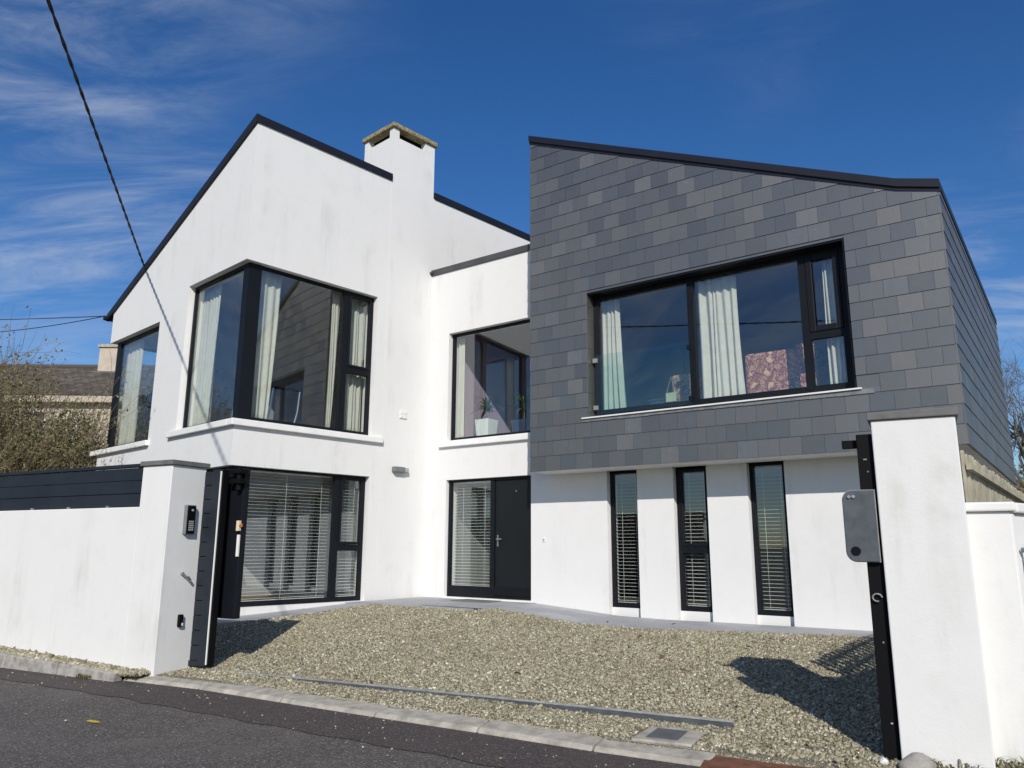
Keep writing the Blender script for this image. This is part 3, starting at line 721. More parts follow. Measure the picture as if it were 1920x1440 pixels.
MB().box(FB, -2.35, -2.06, .36, 3.6, 3.3, 6.6).build('inner_wall', 'interior_lilac', house)
MB().box(FB, 1.05, 1.15, .36, 3.6, 3.3, 6.6).build('inner_wall', 'interior_lilac', house)
MB().box(FB, -1.4, -.5, .9, .98, .35, 2.6).build('inner_wall', 'interior_wall', house)
MB().box(FB, -2.0, 1.3, .36, 3.6, 5.75, 5.9).build('ceiling', 'interior_lilac', house)
# dark beam frame of the inner roof-light screen seen through the window over the door
mb = MB(); mb.box(FB, -1.0, 1.0, 2.6, 2.72, 5.05, 5.22); mb.box(FB, -1.0, -.86, 2.6, 2.72, 3.3, 5.05); mb.box(FB, .35, .5, 2.6, 2.72, 3.3, 5.05); mb.build('inner_screen', 'frame', house)
MB().box(FB, 1.2, 6.2, 2.4, 2.5, .1, 2.6).build('inner_wall', 'interior_wall', house)
MB().box(FB, 1.0, 6.27, .36, 2.4, .05, .2).build('floor', 'interior_floor', house)
MB().box(FB, 1.3, 6.2, .36, 2.4, 2.59, 2.7).build('ceiling', 'interior_wall', house)
MB().box(FS, .8, 6.5, .36, 4.5, 3.0, 3.36).build('floor', 'interior_floor', house)
MB().box(FS, .8, 6.5, 4.5, 4.6, 3.36, 5.9).build('inner_wall', 'interior_wall', house)
MB().box(FS, .8, .9, .36, 4.5, 3.36, 5.9).build('inner_wall', 'interior_wall', house)
MB().box(FS, 6.4, 6.5, .36, 4.5, 3.36, 5.9).build('inner_wall', 'interior_wall', house)
MB().box(FS, .8, 6.5, .36, 4.6, 5.52, 5.6).build('ceiling', 'interior_wall', house)

# ------------------------------------------------------------------ curtains and blinds
def curtain(label, F, s0, s1, z0, z1, d, folds, flare=.0, pinch=0., lean=0., group='pale curtains at the upstairs windows'):
    """hanging cloth: vertical folds that drift and open towards the hem"""
    nx, nz = folds*8+1, 18; vs = []; fs = []; ph = random.random()*6; j1 = [random.uniform(.3, 1.5) for _ in range(folds+1)]; kx = [0]+[q_+random.uniform(-.09, .09) for q_ in (.25, .5, .75)]+[1]; ky = [0, .25, .5, .75, 1]
    for k in range(nz):
        t = k/(nz-1); z = z1-(z1-z0)*t
        for x in range(nx):
            q = x/(nx-1); fidx = folds*float(np.interp(q, kx, ky))
            amp = (.022+.02*t)*np.interp(fidx, range(folds+1), j1)
            s = s0+(s1-s0)*q + flare*t*t*(q-.0) + lean*t - pinch*math.sin(math.pi*t)*(q-.5)
            s += .012*math.sin(fidx*2.1+ph+t*2.)
            vs.append(F.P(s, d + amp*math.cos(2*math.pi*fidx+ph*.3+.8*math.sin(2.2*t+ph)), z))
    for k in range(nz-1):
        for x in range(nx-1): fs.append((k*nx+x, k*nx+x+1, (k+1)*nx+x+1, (k+1)*nx+x))
    mb = MB(); mb.add(vs, fs); o = mb.build('curtain', 'curtain', None, smooth=True, fix=False)
    so_ = o.modifiers.new('cloth', 'SOLIDIFY'); so_.thickness = .003
    return tag(o, label, 'curtain', group)
curtain('pale curtain beside the dark corner post in the right half of the upper corner window', FA, .42, .86, 3.33, 6.0, .30, 4, -.10)
curtain('narrow pale curtain edge left of the mullion in the upper corner window', FA, 1.93, 2.10, 3.33, 6.0, .32, 3, -.12, lean=.02)
curtain('pale curtain filling the narrow opening light of the upper corner window', FA, 2.22, 2.72, 3.33, 6.0, .33, 5)
curtain('wide pale curtain at the left edge of the corner window\'s left-hand pane', FL, 1.45, 2.12, 3.33, 6.0, .30, 6)
curtain('slim pale curtain near the corner post in the corner window\'s left-hand pane', FL, .38, .58, 3.33, 6.0, .30, 3, .10)
curtain('pale tied curtain hanging inside the middle of the corner window\'s left-hand pane', FL, 1.02, 1.24, 3.33, 5.7, .75, 3, .12)
curtain('pale blue-green curtain at the left of the far left corner window', FL, 4.75, 5.55, 3.27, 5.56, .28, 6)
curtain('pale curtain at the left edge of the big window in the slates', FS, 1.66, 1.98, 3.40, 5.46, .36, 4, .10)
curtain('broad white curtain right of the middle mullion of the big slate-wall window', FS, 3.38, 4.02, 3.40, 5.46, .36, 6, .06)
curtain('white curtain behind the narrow upper and lower panes right of the big window', FS, 5.27, 5.52, 3.40, 5.46, .38, 4, -.02)
curtain('pale curtain at the left edge of the window over the front door', FB, -1.95, -1.80, 3.34, 5.46, .26, 3)

def blind(label, F, s0, s1, z0, z1, d, pitch, tilt, group='white venetian blinds on the ground floor'):
    t = thing('venetian_blind', label, 'blind', F.P((s0+s1)/2, d, z0), group)
    MB().box(F, s0, s1, d-.02, d+.02, z1-.04, z1).build('head_rail', 'blind', t)
    MB().box(F, s0, s1, d-.014, d+.014, z0, z0+.016).build('bottom_rail', 'blind', t)
    mb = MB(); w_ = .024; dz = w_*math.sin(tilt); dd = w_*math.cos(tilt)
    o0 = F.P(s0, d, 0); L_ = s1-s0
    lf = Frame((0, 0, 0), F.s, F.d); vs = []
    for s in (0, L_):
        for (u, vz) in ((-1, -.0008), (0, .0012), (1, -.0008), (1, .0006), (0, .003), (-1, .0006)):
            vs.append(lf.P(s, u*dd, u*dz+vz))
    mb.add(vs, [(0, 1, 2, 3, 4, 5), (11, 10, 9, 8, 7, 6)] + [(k, (k+1) % 6, 6+(k+1) % 6, 6+k) for k in range(6)])
    me = bpy.data.meshes.new('slat'); me.from_pydata([tuple(v) for v in mb.v], [], mb.f)
    bm = bmesh.new(); bm.from_mesh(me); bmesh.ops.recalc_face_normals(bm, faces=bm.faces); bm.to_mesh(me); bm.free(); me.materials.append(M['blind'])
    z = z0+.04; n_ = 0
    while z < z1-.05:
        addobj('slat', me, t, Matrix.Translation(F.P(s0, d, z+random.uniform(-.001, .001)))); z += pitch; n_ += 1
    mb = MB()
    for q in ((.1, .5, .9) if L_ > 1 else (.22, .78)):
        mb.box(F, s0+L_*q-.002, s0+L_*q+.002, d-.026, d-.023, z0, z1)
    mb.build('ladder_cord', 'blind', t)
blind('wide white venetian blind behind the large pane of the lower corner window', FA, .30, 2.06, .40, 2.53, .27, .056, .06)
blind('narrow white venetian blind right of the mullion in the lower corner window', FA, 2.20, 2.70, .40, 2.53, .27, .056, .10)
blind('white venetian blind behind the tall side light beside the front door', FB, -1.93, -.98, .56, 2.52, .22, .056, .10)
blind('white venetian blind in the slot window nearest the front door', FB, SL[0][0]+.06, SL[0][1]-.03, .40, 2.50, .24, .056, .05)
blind('white venetian blind in the middle slot window that has a crossbar', FB, SL[1][0]+.07, SL[1][1]-.03, .40, 2.50, .24, .056, .12)
blind('white venetian blind in the slot window farthest from the front door', FB, SL[2][0]+.06, SL[2][1]-.03, .40, 2.50, .24, .056, .05)

# ------------------------------------------------------------------ things seen through the glass
def cushion_mesh(c, rx, ry, rz, name, mat, label, cat, group=None):
    me = bpy.data.meshes.new(name); bm = bmesh.new(); bmesh.ops.create_uvsphere(bm, u_segments=20, v_segments=12, radius=1)
    for v in bm.verts:
        x, y, z = v.co; e = .55
        v.co = Vector((math.copysign(abs(x)**e, x)*rx, math.copysign(abs(y)**e, y)*ry, z*rz*(1-.35*max(abs(x), abs(y))**4)))
    bm.to_mesh(me); bm.free(); me.polygons.foreach_set('use_smooth', [True]*len(me.polygons)); me.materials.append(M[mat])
    R_ = Matrix(((AD.x, LD.x, 0, 0), (AD.y, LD.y, 0, 0), (0, 0, 1, 0), (0, 0, 0, 1)))
    return tag(addobj(name, me, None, Matrix.Translation(Vector(c)) @ R_), label, cat, group)
for k, (z, lab) in enumerate(((3.36, 'bottom cushion of the pale stack behind the far left corner window'), (3.58, 'middle cushion of the pale stack behind the far left corner window'), (3.80, 'top cushion of the pale stack behind the far left corner window'))):
    cushion_mesh(FL.P(3.62+.03*k, .62, z), .26, .30, .115, 'cushion', 'cushion', lab, 'cushion', 'cushions stacked at the far left window')
sofa = thing('sofa', 'sofa in red and gold patterned cloth behind the big slate-wall window', 'sofa', FS.P(4.5, .9, 3.36))
MB().box(FS, 3.95, 5.02, .70, .92, 3.55, 4.22).build('backrest', 'damask', sofa, bevel=.05)
MB().box(FS, 3.95, 5.02, .93, 1.7, 3.42, 3.78).build('seat', 'damask', sofa, bevel=.05)
MB().box(FS, 4.72, 5.03, .68, 1.7, 3.42, 4.27).build('arm', 'damask', sofa, bevel=.06)
for s in (4.0, 4.95):
    for dd in (.75, 1.62): MB().box(FS, s, s+.05, dd, dd+.05, 3.362, 3.43).build('leg', 'frame', sofa)
arm = thing('armchair', 'patterned armchair behind the left half of the big slate-wall window', 'chair', FS.P(3.0, .9, 3.36))
MB().box(FS, 2.72, 3.22, .70, .86, 3.42, 4.05).build('backrest', 'damask', arm, bevel=.05)
MB().box(FS, 2.72, 3.22, .87, 1.4, 3.40, 3.72).build('seat', 'damask', arm, bevel=.04)
for s in (2.76, 3.12):
    for dd in (.75, 1.30): MB().box(FS, s, s+.05, dd, dd+.05, 3.362, 3.41).build('leg', 'frame', arm)
bagT = thing('hanging_tag', 'small yellow card hanging on a string beside the patterned armchair', 'card', FS.P(2.74, .66, 3.6))
MB().box(FS, 2.64, 2.82, .655, .662, 3.60, 3.75).build('card', 'cream', bagT, bevel=.003)
MB().tube([FS.P(2.66, .658, 3.745), FS.P(2.74, .66, 4.02), FS.P(2.80, .658, 3.745)], .004, 5).build('string', 'cream', bagT)
chest = thing('low_chest', 'dark blue low chest behind the left pane of the big window', 'chest', FS.P(2.5, 1.0, 3.36))
MB().box(FS, 2.3, 2.68, .75, 1.2, 3.37, 3.66).build('body', 'navy', chest, bevel=.01); MB().box(FS, 2.28, 2.70, .73, 1.22, 3.662, 3.69).build('lid', 'navy', chest, bevel=.005)

def planter(label, F, s, d, z, h, w0, w1, mat, nleaf, lh, cat='plant pot', seed=1):
    rr = random.Random(seed); t = thing('potted_plant', label, cat, F.P(s, d, z), 'potted plants over the front door')
    mb = MB(); q = lambda w_, zz: [F.P(s-w_, d-w_, zz), F.P(s+w_, d-w_, zz), F.P(s+w_, d+w_, zz), F.P(s-w_, d+w_, zz)]
    mb.hexa(q(w0, z)+q(w1, z+h)); mb.build('pot', mat, t, bevel=.01)
    mb = MB(); mb.hexa(q(w1*.9, z+h)+q(w1*.85, z+h+.006)); mb.build('soil', 'black', t)
    if nleaf:
        mb = MB(); c0 = F.P(s, d, z+h)
        mb.tube([c0, c0+Vector((.01, 0, lh*.35))], [.016, .012], 6); mb.build('stem', 'twig', t)
        mb = MB(); top = c0+Vector((.01, 0, lh*.30))
        for k in range(nleaf):
            a = rr.uniform(0, 6.28); el = rr.uniform(.2, 1.3); L_ = lh*rr.uniform(.35, .7); dr = Vector((math.cos(a), math.sin(a), 0)); sd = Vector((-math.sin(a), math.cos(a), 0))
            b0 = top + Vector((0, 0, rr.uniform(-.1, .06)*lh)); pts = []
            for i_ in range(5):
                tt = i_/4; pts.append(b0 + dr*(L_*tt*math.cos(el)) + Vector((0, 0, L_*(tt*math.sin(el)-.55*tt*tt))))
            wd_ = [.006, .020, .022, .014, .001]
            vs = []; 
            for p_, w_ in zip(pts, wd_): vs += [p_-sd*w_, p_+Vector((0, 0, .004)), p_+sd*w_]
            mb.add(vs, [f for i_ in range(4) for f in ((3*i_, 3*i_+1, 3*i_+4, 3*i_+3), (3*i_+1, 3*i_+2, 3*i_+5, 3*i_+4))])
        mb.build('leaves', 'leaf', t, fix=False)
planter('tall white square pot with a dark leafy plant at the window over the door', FB, -1.42, .50, 3.305, .44, .13, .17, 'ceramic', 34, .75, seed=3)
planter('dark blue pot with a spreading palm in the window over the door', FB, -.70, .78, 3.305, .40, .15, .20, 'navy', 46, .95, seed=5)
planter('white pot half hidden by the slates in the window over the door', FB, -.12, .50, 3.305, .46, .12, .15, 'ceramic', 20, .6, seed=8)

# telescope-like exercise frame inside the corner window
trn = thing('exercise_frame', 'dark metal exercise frame with pale tubes behind the upper corner window', 'exercise machine', FA.P(1.3, .9, 3.2))
for s in (1.05, 1.60):
    MB().tube([FA.P(s-.12, .75, 3.2), FA.P(s+.02, .78, 3.7), FA.P(s+.06, .80, 4.1)], .018, 8).build('tube', 'steel', trn)
MB().tube([FA.P(.95, .80, 4.1), FA.P(1.72, .80, 4.1)], .02, 8).build('crossbar', 'frame', trn)
MB().box(FA, 1.1, 1.6, .78, .98, 3.22, 3.50).build('base', 'black', trn, bevel=.02)

# ------------------------------------------------------------------ gate pillars, boundary wall, fence
def pillar(label, g0, g1, i0, i1, h, over):
    t = thing('gate_pillar', label, 'pillar', FG.P((g0+g1)/2, (i0+i1)/2, 0), 'rendered gate pillars')
    MB().box(FG, g0, g1, i0, i1, -.15, h).build('shaft', 'render_gate', t, bevel=.008)
    MB().box(FG, g0-over, g1+over, i0-over, i1+over, h+.001, h+.052).build('cap', 'pillar_cap', t, bevel=.006)
    return t
pillar('white rendered gate pillar with grey cap that carries the intercom', -.47, 0, 0, .45, 2.125, .025)
pillar('white rendered gate pillar with grey cap at the right end of the gateway', 6.755, 7.245, 0, .45, 2.11, .02)
bw = thing('boundary_wall', 'white rendered boundary wall left of the gateway', 'wall', FG.P(-4, .1, 0))
MB().box(FG, -11, -.471, .004, .24, -.15, 1.69).build('wall_body', 'render_gate', bw, bevel=.008)
fen = thing('slatted_fence', 'dark blue-grey horizontal board fence on top of the white boundary wall', 'fence', FG.P(-4, .1, 1.69))
for k in range(3):
    MB().box(FG, -11, -.475, .05, .075, 1.70+.142*k, 1.70+.142*k+.136).build('board', 'board', fen, bevel=.004)
MB().box(FG, -11, -.475, .035, .10, 2.128, 2.165).build('top_rail', 'board', fen, bevel=.004)
for gg_ in (-.62, -2.3, -4.1, -6): MB().box(FG, gg_-.03, gg_+.03, .078, .14, 1.692, 2.126).build('post', 'board', fen)
for gg_ in (-1.05, -1.75, -2.45): MB().box(FG, gg_-.012, gg_+.012, .02, .047, 1.691, 1.712).build('bracket', 'galv', fen)
# intercom, hook and reader on the reveal of the left pillar (faces along +g)
FP = Frame(FG.P(0, 0, 0), FG.d, -FG.s)               # s = into the drive, d = into the pillar
ic = thing('intercom', 'black door-entry intercom with keypad high on the gate pillar', 'intercom', FP.P(.255, 0, 1.39))
MB().box(FP, .195, .315, -.045, 0.001, 1.40, 1.71).build('back_box', 'grey_plastic', ic, bevel=.006)
MB().box(FP, .204, .308, -.052, -.0455, 1.408, 1.702).build('panel', 'black', ic, bevel=.003)
MB().tube([FP.P(.262, -.052, 1.655), FP.P(.262, -.058, 1.655)], .013, 12).build('camera_lens', 'lens', ic)
for r in range(5):
    for c_ in range(3): MB().box(FP, .228+.022*c_, .243+.022*c_, -.056, -.0522, 1.44+.022*r, 1.454+.022*r).build('key', 'lens', ic)
hk = thing('gate_hook', 'small silver hook lever fixed halfway up the gate pillar', 'hook', FP.P(.24, 0, .93))
MB().tube([FP.P(.225, 0, .995), FP.P(.225, -.04, .995)], .014, 10).build('stud', 'steel', hk)
MB().tube([FP.P(.225, -.035, .995), FP.P(.27, -.045, .955), FP.P(.315, -.045, .915), FP.P(.325, -.045, .925), FP.P(.285, -.045, .965)], .008, 8).build('lever', 'steel', hk)
rd = thing('gate_photocell', 'small black photocell box low on the gate pillar', 'sensor', FP.P(.26, 0, .45))
MB().box(FP, .232, .285, -.035, .001, .45, .575).build('body', 'black', rd, bevel=.008); MB().box(FP, .262, .280, -.0375, -.0352, .462, .49).build('label_plate', 'white_plastic', rd)
# sliding gate: leaf parked behind the left pillar, guided by the ground rail
gt = thing('sliding_gate', 'dark board sliding gate parked behind the left gate pillar', 'gate', FG.P(-2, .45, 0))
nb = 13
for k in range(nb):
    z0 = .10+k*.153; MB().box(FG, -6.2, .145, .435, .475, z0, z0+.146).build('board', 'board', gt, bevel=.004)
MB().box(FG, -6.2, .145, .4765, .484, .10, 2.09).build('gap_light_block', 'black', gt)  # added sheet behind the boards, stops sunlight showing through their gaps
MB().box(FG, .147, .262, .405, .51, .05, 2.10).build('end_post', 'board', gt, bevel=.006)
MB().box(FG, .262, .292, .425, .505, .05, 2.10).build('rubber_edge', 'black', gt, bevel=.006)
MB().box(FG, .2625, .2755, .408, .424, .07, 2.08).build('white_strip', 'white_plastic', gt, bevel=.003)
MB().box(FG, -6.2, .145, .42, .49, .045, .098).build('bottom_rail', 'board', gt)
for gg_ in (-.6, -5.6): MB().tube([FG.P(gg_, .44, .045), FG.P(gg_, .47, .045)], .04, 16).build('wheel', 'galv', gt)
MB().box(FG, .10, .43, .60, .68, .52, 2.12).build('rear_channel', 'frame', gt, bevel=.006)
MB().box(FG, .30, .47, .50, .60, 1.95, 2.00).build('guide_bracket', 'black', gt); MB().box(FG, .30, .47, .50, .60, 2.06, 2.10).build('guide_bracket', 'black', gt)
MB().tube([FG.P(.40, .55, 1.88), FG.P(.40, .55, 2.12)], .03, 12).build('guide_roller', 'black', gt)
MB().box(FG, .395, .435, .56, .598, 1.44, 1.55).build('lock_case', 'cream', gt, bevel=.004)
MB().tube([FG.P(.436, .58, 1.50), FG.P(.455, .58, 1.50)], .020, 12).build('beacon', 'amber', gt)
MB().box(FG, .395, .43, .585, .599, 1.17, 1.40).build('strike_plate', 'white_plastic', gt)
# receiver post and guard plate at the right pillar
rc = thing('gate_receiver', 'black steel receiver post with a rounded grey guard plate on the right gate pillar', 'gate post', FG.P(6.7, .2, 0))
MB().box(FG, 6.655, 6.752, .05, .42, -.02, 2.03).build('post', 'black', rc, bevel=.004)
MB().box(FG, 6.56, 6.654, .10, .14, 1.945, 2.0).build('arm_bracket', 'black', rc, bevel=.004)
def rrect(s0, s1, z0, z1, r, right=False, n_=7):
    out = []
    for (cx_, cz_, a0, rr_) in ((s1, z0, None, 0), (s1, z1, None, 0), (s0+r, z1-r, 90, r), (s0+r, z0+r, 180, r)):
        if a0 is None: out.append((cx_, cz_))
        else: out += [(cx_+rr_*math.cos(math.radians(a0+90*k/n_)), cz_+rr_*math.sin(math.radians(a0+90*k/n_))) for k in range(n_+1)]
    return out
pp = MB(); pp.prism(FG, rrect(6.545, 6.737, 1.20, 1.655, .06), .0, .012); plate = pp.build('guard_plate', 'plate', rc, bevel=.003)
pp = MB(); pp.prism(FG, rrect(6.540, 6.742, 1.195, 1.66, .065), .0125, .045); pp.build('plate_rim', 'galv', plate)
for g_ in (6.585, 6.612): MB().tube([FG.P(g_, .0, 1.615), FG.P(g_, -.012, 1.615)], .0105, 10).build('bolt', 'steel', plate)
MB().tube([FG.P(6.60, .0, 1.265), FG.P(6.60, -.004, 1.265)], .03, 20).build('rubber_stop', 'black', plate)
hk2 = [FG.P(6.70 - .03*math.cos(a), .045-.012, .98+.03*math.sin(a)) for a in np.linspace(-.3, 3.6, 9)]
MB().tube([FG.P(6.725, .05, .975)] + [FG.P(6.70+.028*math.cos(a), .03, .975+.024*math.sin(a)) for a in np.linspace(.2, 5.0, 9)], .005, 6).build('hook', 'galv', rc)
for z in (1.78, 1.86, .70, .22): MB().tube([FG.P(6.70+random.uniform(-.02, .03), .05, z), FG.P(6.71, .046, z)], .006, 8).build('screw', 'galv', rc)
# rail
rail = thing('gate_rail', 'thin grey steel guide rail lying across the gravel drive', 'rail', FG.P(3, .455, 0))
mb = MB(); pts = np.linspace(-6, 5.65, 24)
for a, b in zip(pts, pts[1:]):
    za, zb_ = [float(np.interp(x, [-1, .5, 2.2, 5.65], [-.002, .004, .022, .034])) for x in (a, b)]
    mb.hexa([FG.P(a, .441, za-.03), FG.P(b, .441, zb_-.03), FG.P(b, .469, zb_-.03), FG.P(a, .469, za-.03), FG.P(a, .442, za+.006), FG.P(b, .442, zb_+.006), FG.P(b, .468, zb_+.006), FG.P(a, .468, za+.006)])
mb.build('base_strip', 'plate', rail)
mb = MB()
for a, b in zip(pts, pts[1:]):
    za, zb_ = [float(np.interp(x, [-1, .5, 2.2, 5.65], [-.002, .004, .022, .034]))+.012 for x in (a, b)]
    mb.hexa([FG.P(a, .447, za), FG.P(b, .447, zb_), FG.P(b, .463, zb_), FG.P(a, .463, za), FG.P(a, .451, za+.014), FG.P(b, .451, zb_+.014), FG.P(b, .459, zb_+.014), FG.P(a, .459, za+.014)])
mb.build('round_rail', 'galv', rail)
# service cover by the kerb, brown patch, stone, pebble
mh = thing('service_cover', 'small dark square service cover set in concrete beside the kerb', 'cover', FG.P(5.29, 0, 0))
mb = MB(); mb.prism(Frame(FG.P(0, 0, 0), FG.s, Vector((0, 0, 1))), [(5.10, 0), (5.54, 0), (5.54, 0), (5.10, 0)], 0, 0) if False else None
def flat(pts, z0, z1):
    mb = MB(); k = len(pts); mb.add([FG.P(a, b, z0) for a, b in pts]+[FG.P(a, b, z1) for a, b in pts], [tuple(range(k)), tuple(range(2*k-1, k-1, -1))]+[(i_, (i_+1) % k, k+(i_+1) % k, k+i_) for i_ in range(k)]); return mb
flat([(5.11, -.22), (5.52, -.20), (5.51, .20), (5.34, .23), (5.12, .19)], -.08, .016).build('surround', 'concrete', mh, bevel=.006)
flat([(5.19, -.145), (5.41, -.14), (5.40, .145), (5.185, .14)], 0, .021).build('lid', 'plate', mh, bevel=.003)
pt_ = [(5.62+.80*q+.02*random.uniform(-1, 1), -.17-.05*math.sin(q*9)-.06*q+.02*random.uniform(-1, 1)) for q in np.linspace(0, 1, 14)]
mb = MB(); mb.add([FG.P(a, b, -.012) for a, b in pt_]+[FG.P(a+.06, -.85, -.03) for a, b in pt_], [(k, k+1, 15+k, 14+k) for k in range(13)]); tag(mb.build('brown_patch', 'rust'), kind='structure')
def boulder(name, c, r, mat, label, cat, seed, flatz=.75):
    me = bpy.data.meshes.new(name); bm = bmesh.new(); bmesh.ops.create_icosphere(bm, subdivisions=3, radius=1); rr = random.Random(seed)
    dirs = [(Vector((rr.uniform(-1, 1), rr.uniform(-1, 1), rr.uniform(-1, 1))).normalized(), rr.uniform(.62, .9)) for _ in range(12)]
    for v in bm.verts:
        for dn, h in dirs:
            e = v.co.dot(dn)
            if e > h: v.co -= dn*(e-h)*.85
        v.co = Vector((v.co.x*r, v.co.y*r*.8, v.co.z*r*flatz))
    bm.to_mesh(me); bm.free(); me.polygons.foreach_set('use_smooth', [True]*len(me.polygons)); me.materials.append(M[mat])
    return tag(addobj(name, me, None, Matrix.Translation(Vector(c))), label, cat)
boulder('boulder', FG.P(6.85, -.12, .02), .115, 'stone_grey', 'grey rock against the foot of the right gate pillar', 'rock', 4)
boulder('pebble', FG.P(6.66, -.06, .02), .028, 'ceramic', 'single white pebble on the gravel by the right gate pillar', 'pebble', 9, .9)
ymb = MB(); ypts = []
yc = onz(176, 1353, -.05)
for k in range(16):
    a = 2*math.pi*k/16; r = random.uniform(.6, 1.15); ypts.append(yc+FG.s*(.085*r*math.cos(a))+FG.d*(.03*r*math.sin(a))+Vector((0, 0, .0025)))
ymb.add(ypts, [tuple(range(16))]); tag(ymb.build('paint_mark', 'yellow_paint'), 'splash of yellow marking paint on the asphalt road', 'paint mark')
# door mat and drain grid
mat_ = thing('door_mat', 'thin dark doormat in front of the front door', 'mat', FB.P(-.9, -.3, .343))
MB().box(FB, -1.35, -.55, -.58, -.12, .345, .357).build('mat_body', 'grey_plastic', mat_, bevel=.004)
dg = thing('drain_grating', 'narrow dark drain grating at the gravel edge of the door landing', 'drain', FB.P(-.5, -1.66, .34))
for k in range(12): MB().box(FB, -1.0+.1*k, -1.0+.1*k+.092, -1.70, -1.60, .336, .347).build('grate', 'plate', dg)
# a few dead leaves on the gravel and paving
spots = [(1200, 1192), (890, 1226), (970, 1262), (1045, 1229), (1126, 1230), (1241, 1231), (1282, 1257), (1446, 1198), (1139, 1166), (1263, 1170), (668, 1268), (696, 1279), (1405, 1213), (1330, 1292), (1520, 1302)]
LL = ['brown dead leaf on the paving in front of the middle slot window', 'dark leaf scrap on the gravel below the front door, left of centre', 'dark leaf scrap in the middle of the gravel drive', 'small curled leaf on the gravel below the slot windows, nearest the door side', 'small dark leaf on the gravel between two other leaf scraps', 'dead leaf on the gravel straight below the middle slot window', 'reddish dead leaf on the gravel below the middle slot window, nearest the gate', 'dead leaf on the gravel under the slot window farthest from the door', 'leaf lying at the paving edge under the slot window nearest the door', 'leaf lying at the paving edge between the first two slot windows', 'dead leaf close to the steel rail, left one of a pair', 'dead leaf close to the steel rail, right one of a pair', 'dead leaf on the gravel near the tip of the right pillar shadow', 'dead leaf on the sunny gravel between the rail end and the shadow', 'dead leaf inside the dark shadow of the right gate pillar']
for (x, y), lab_ in zip(spots, LL):
    # follow the ray down to the gravel height field
    z = .1
    for _ in range(12):
        p = onz(x, y, z); v = p-FG.o; z = float(gravel_z(np.array(v.dot(FG.s)), np.array(v.dot(FG.d))))
        ib_ = float(np.interp(v.dot(FG.s), EG, EI)); z = max(z, 0) if v.dot(FG.d) < ib_ else .22
    p = onz(x, y, z+.03); a = random.uniform(0, 6.28); L_ = random.uniform(.03, .05); ux = Vector((math.cos(a), math.sin(a), .2)); uy = Vector((-math.sin(a), math.cos(a), .35))
    mb = MB(); mb.add([p-ux*L_, p-ux*L_*.3+uy*L_*.45, p+ux*L_*.5+uy*L_*.4, p+ux*L_, p+ux*L_*.4-uy*L_*.42, p-ux*L_*.4-uy*L_*.35, p+Vector((0, 0, .012))], [(0, 1, 6), (1, 2, 6), (2, 3, 6), (3, 4, 6), (4, 5, 6), (5, 0, 6)])
    o = mb.build('fallen_leaf', 'dead_leaf', None, fix=False); sm_ = o.modifiers.new('t', 'SOLIDIFY'); sm_.thickness = .001
    tag(o, lab_, 'leaf', 'dead leaves on the drive')

# ------------------------------------------------------------------ right-hand wall and what stands behind it
rw = thing('side_wall', 'lower white rendered wall with a thick coping right of the gate pillar', 'wall', FG.P(7.4, .3, 0))
FW = Frame(FG.P(7.50, .255, 0), (.80, .60, 0), (-.60, .80, 0))
MB().box(FG, 7.20, 7.50, .255, .50, -.15, 1.515).build('wall_body', 'render_old', rw, bevel=.01)
MB().box(FG, 7.20, 7.525, .225, .53, 1.516, 1.575).build('coping', 'render_old', rw, bevel=.012)
MB().box(FW, 0.0, 4, .0, .25, -.15, 1.505).build('wall_body', 'render_old', rw, bevel=.01)
MB().box(FW, 0.02, 4, -.035, .28, 1.506, 1.57).build('coping', 'render_old', rw, bevel=.012)
lg = thing('wall_ledge', 'small white rounded ledge sticking out low on the side wall', 'ledge', FW.P(.12, -.03, .52))
MB().box(FW, .05, .5, -.07, -.001, .50, .57).build('ledge_block', 'render_old', lg, bevel=.02)
wb = thing('side_gate', 'white tubular metal gate hinged on the side wall at the right edge', 'gate', FW.P(.3, -.05, .3))
for z in (1.31, 1.15): MB().tube([FW.P(.055, -.05, z), FW.P(1.0, -.05, z)], .010, 8).build('rail', 'white_plastic', wb)
MB().tube([FW.P(.055, -.05, .72), FW.P(.055, -.05, 1.32)], .010, 8).build('stile', 'white_plastic', wb)
MB().tube([FW.P(.045, -.02, 1.28), FW.P(.045, -.07, 1.28)], .013, 8).build('hinge', 'galv', wb)
MB().tube([FW.P(.05, -.055, 1.28), FW.P(.25, -.055, .75)], .005, 6).build('brace_wire', 'galv', wb)
# timber paling fence behind it, running back beside the house
FT = Frame((3.19, 5.46, 0), (.60, .80, 0), (.80, -.60, 0))
tf_ = thing('paling_fence', 'pale timber vertical paling fence behind the side wall', 'fence', FT.P(1, 0, 0))
k = 0; s = .0
while s < 7.5:
    h = 1.96+random.uniform(-.014, .014)
    mb = MB(); a, b = s, s+.078; dd = random.uniform(-.004, .004)
    mb.prism(FT, [(a, 0), (b, 0), (b, h-.02), (b-.012, h), (a+.012, h), (a, h-.02)], dd, dd+.018); mb.build('paling', 'timber', tf_)
    s += .128; k += 1
for z in (.45, 1.25, 1.54, 1.83): MB().box(FT, 0, 7.5, .024, .06, z, z+.045).build('rail', 'timber', tf_)
MB().box(FT, 0, 7.5, .062, .075, .1, 1.16).build('backing_panel', 'timber', tf_)

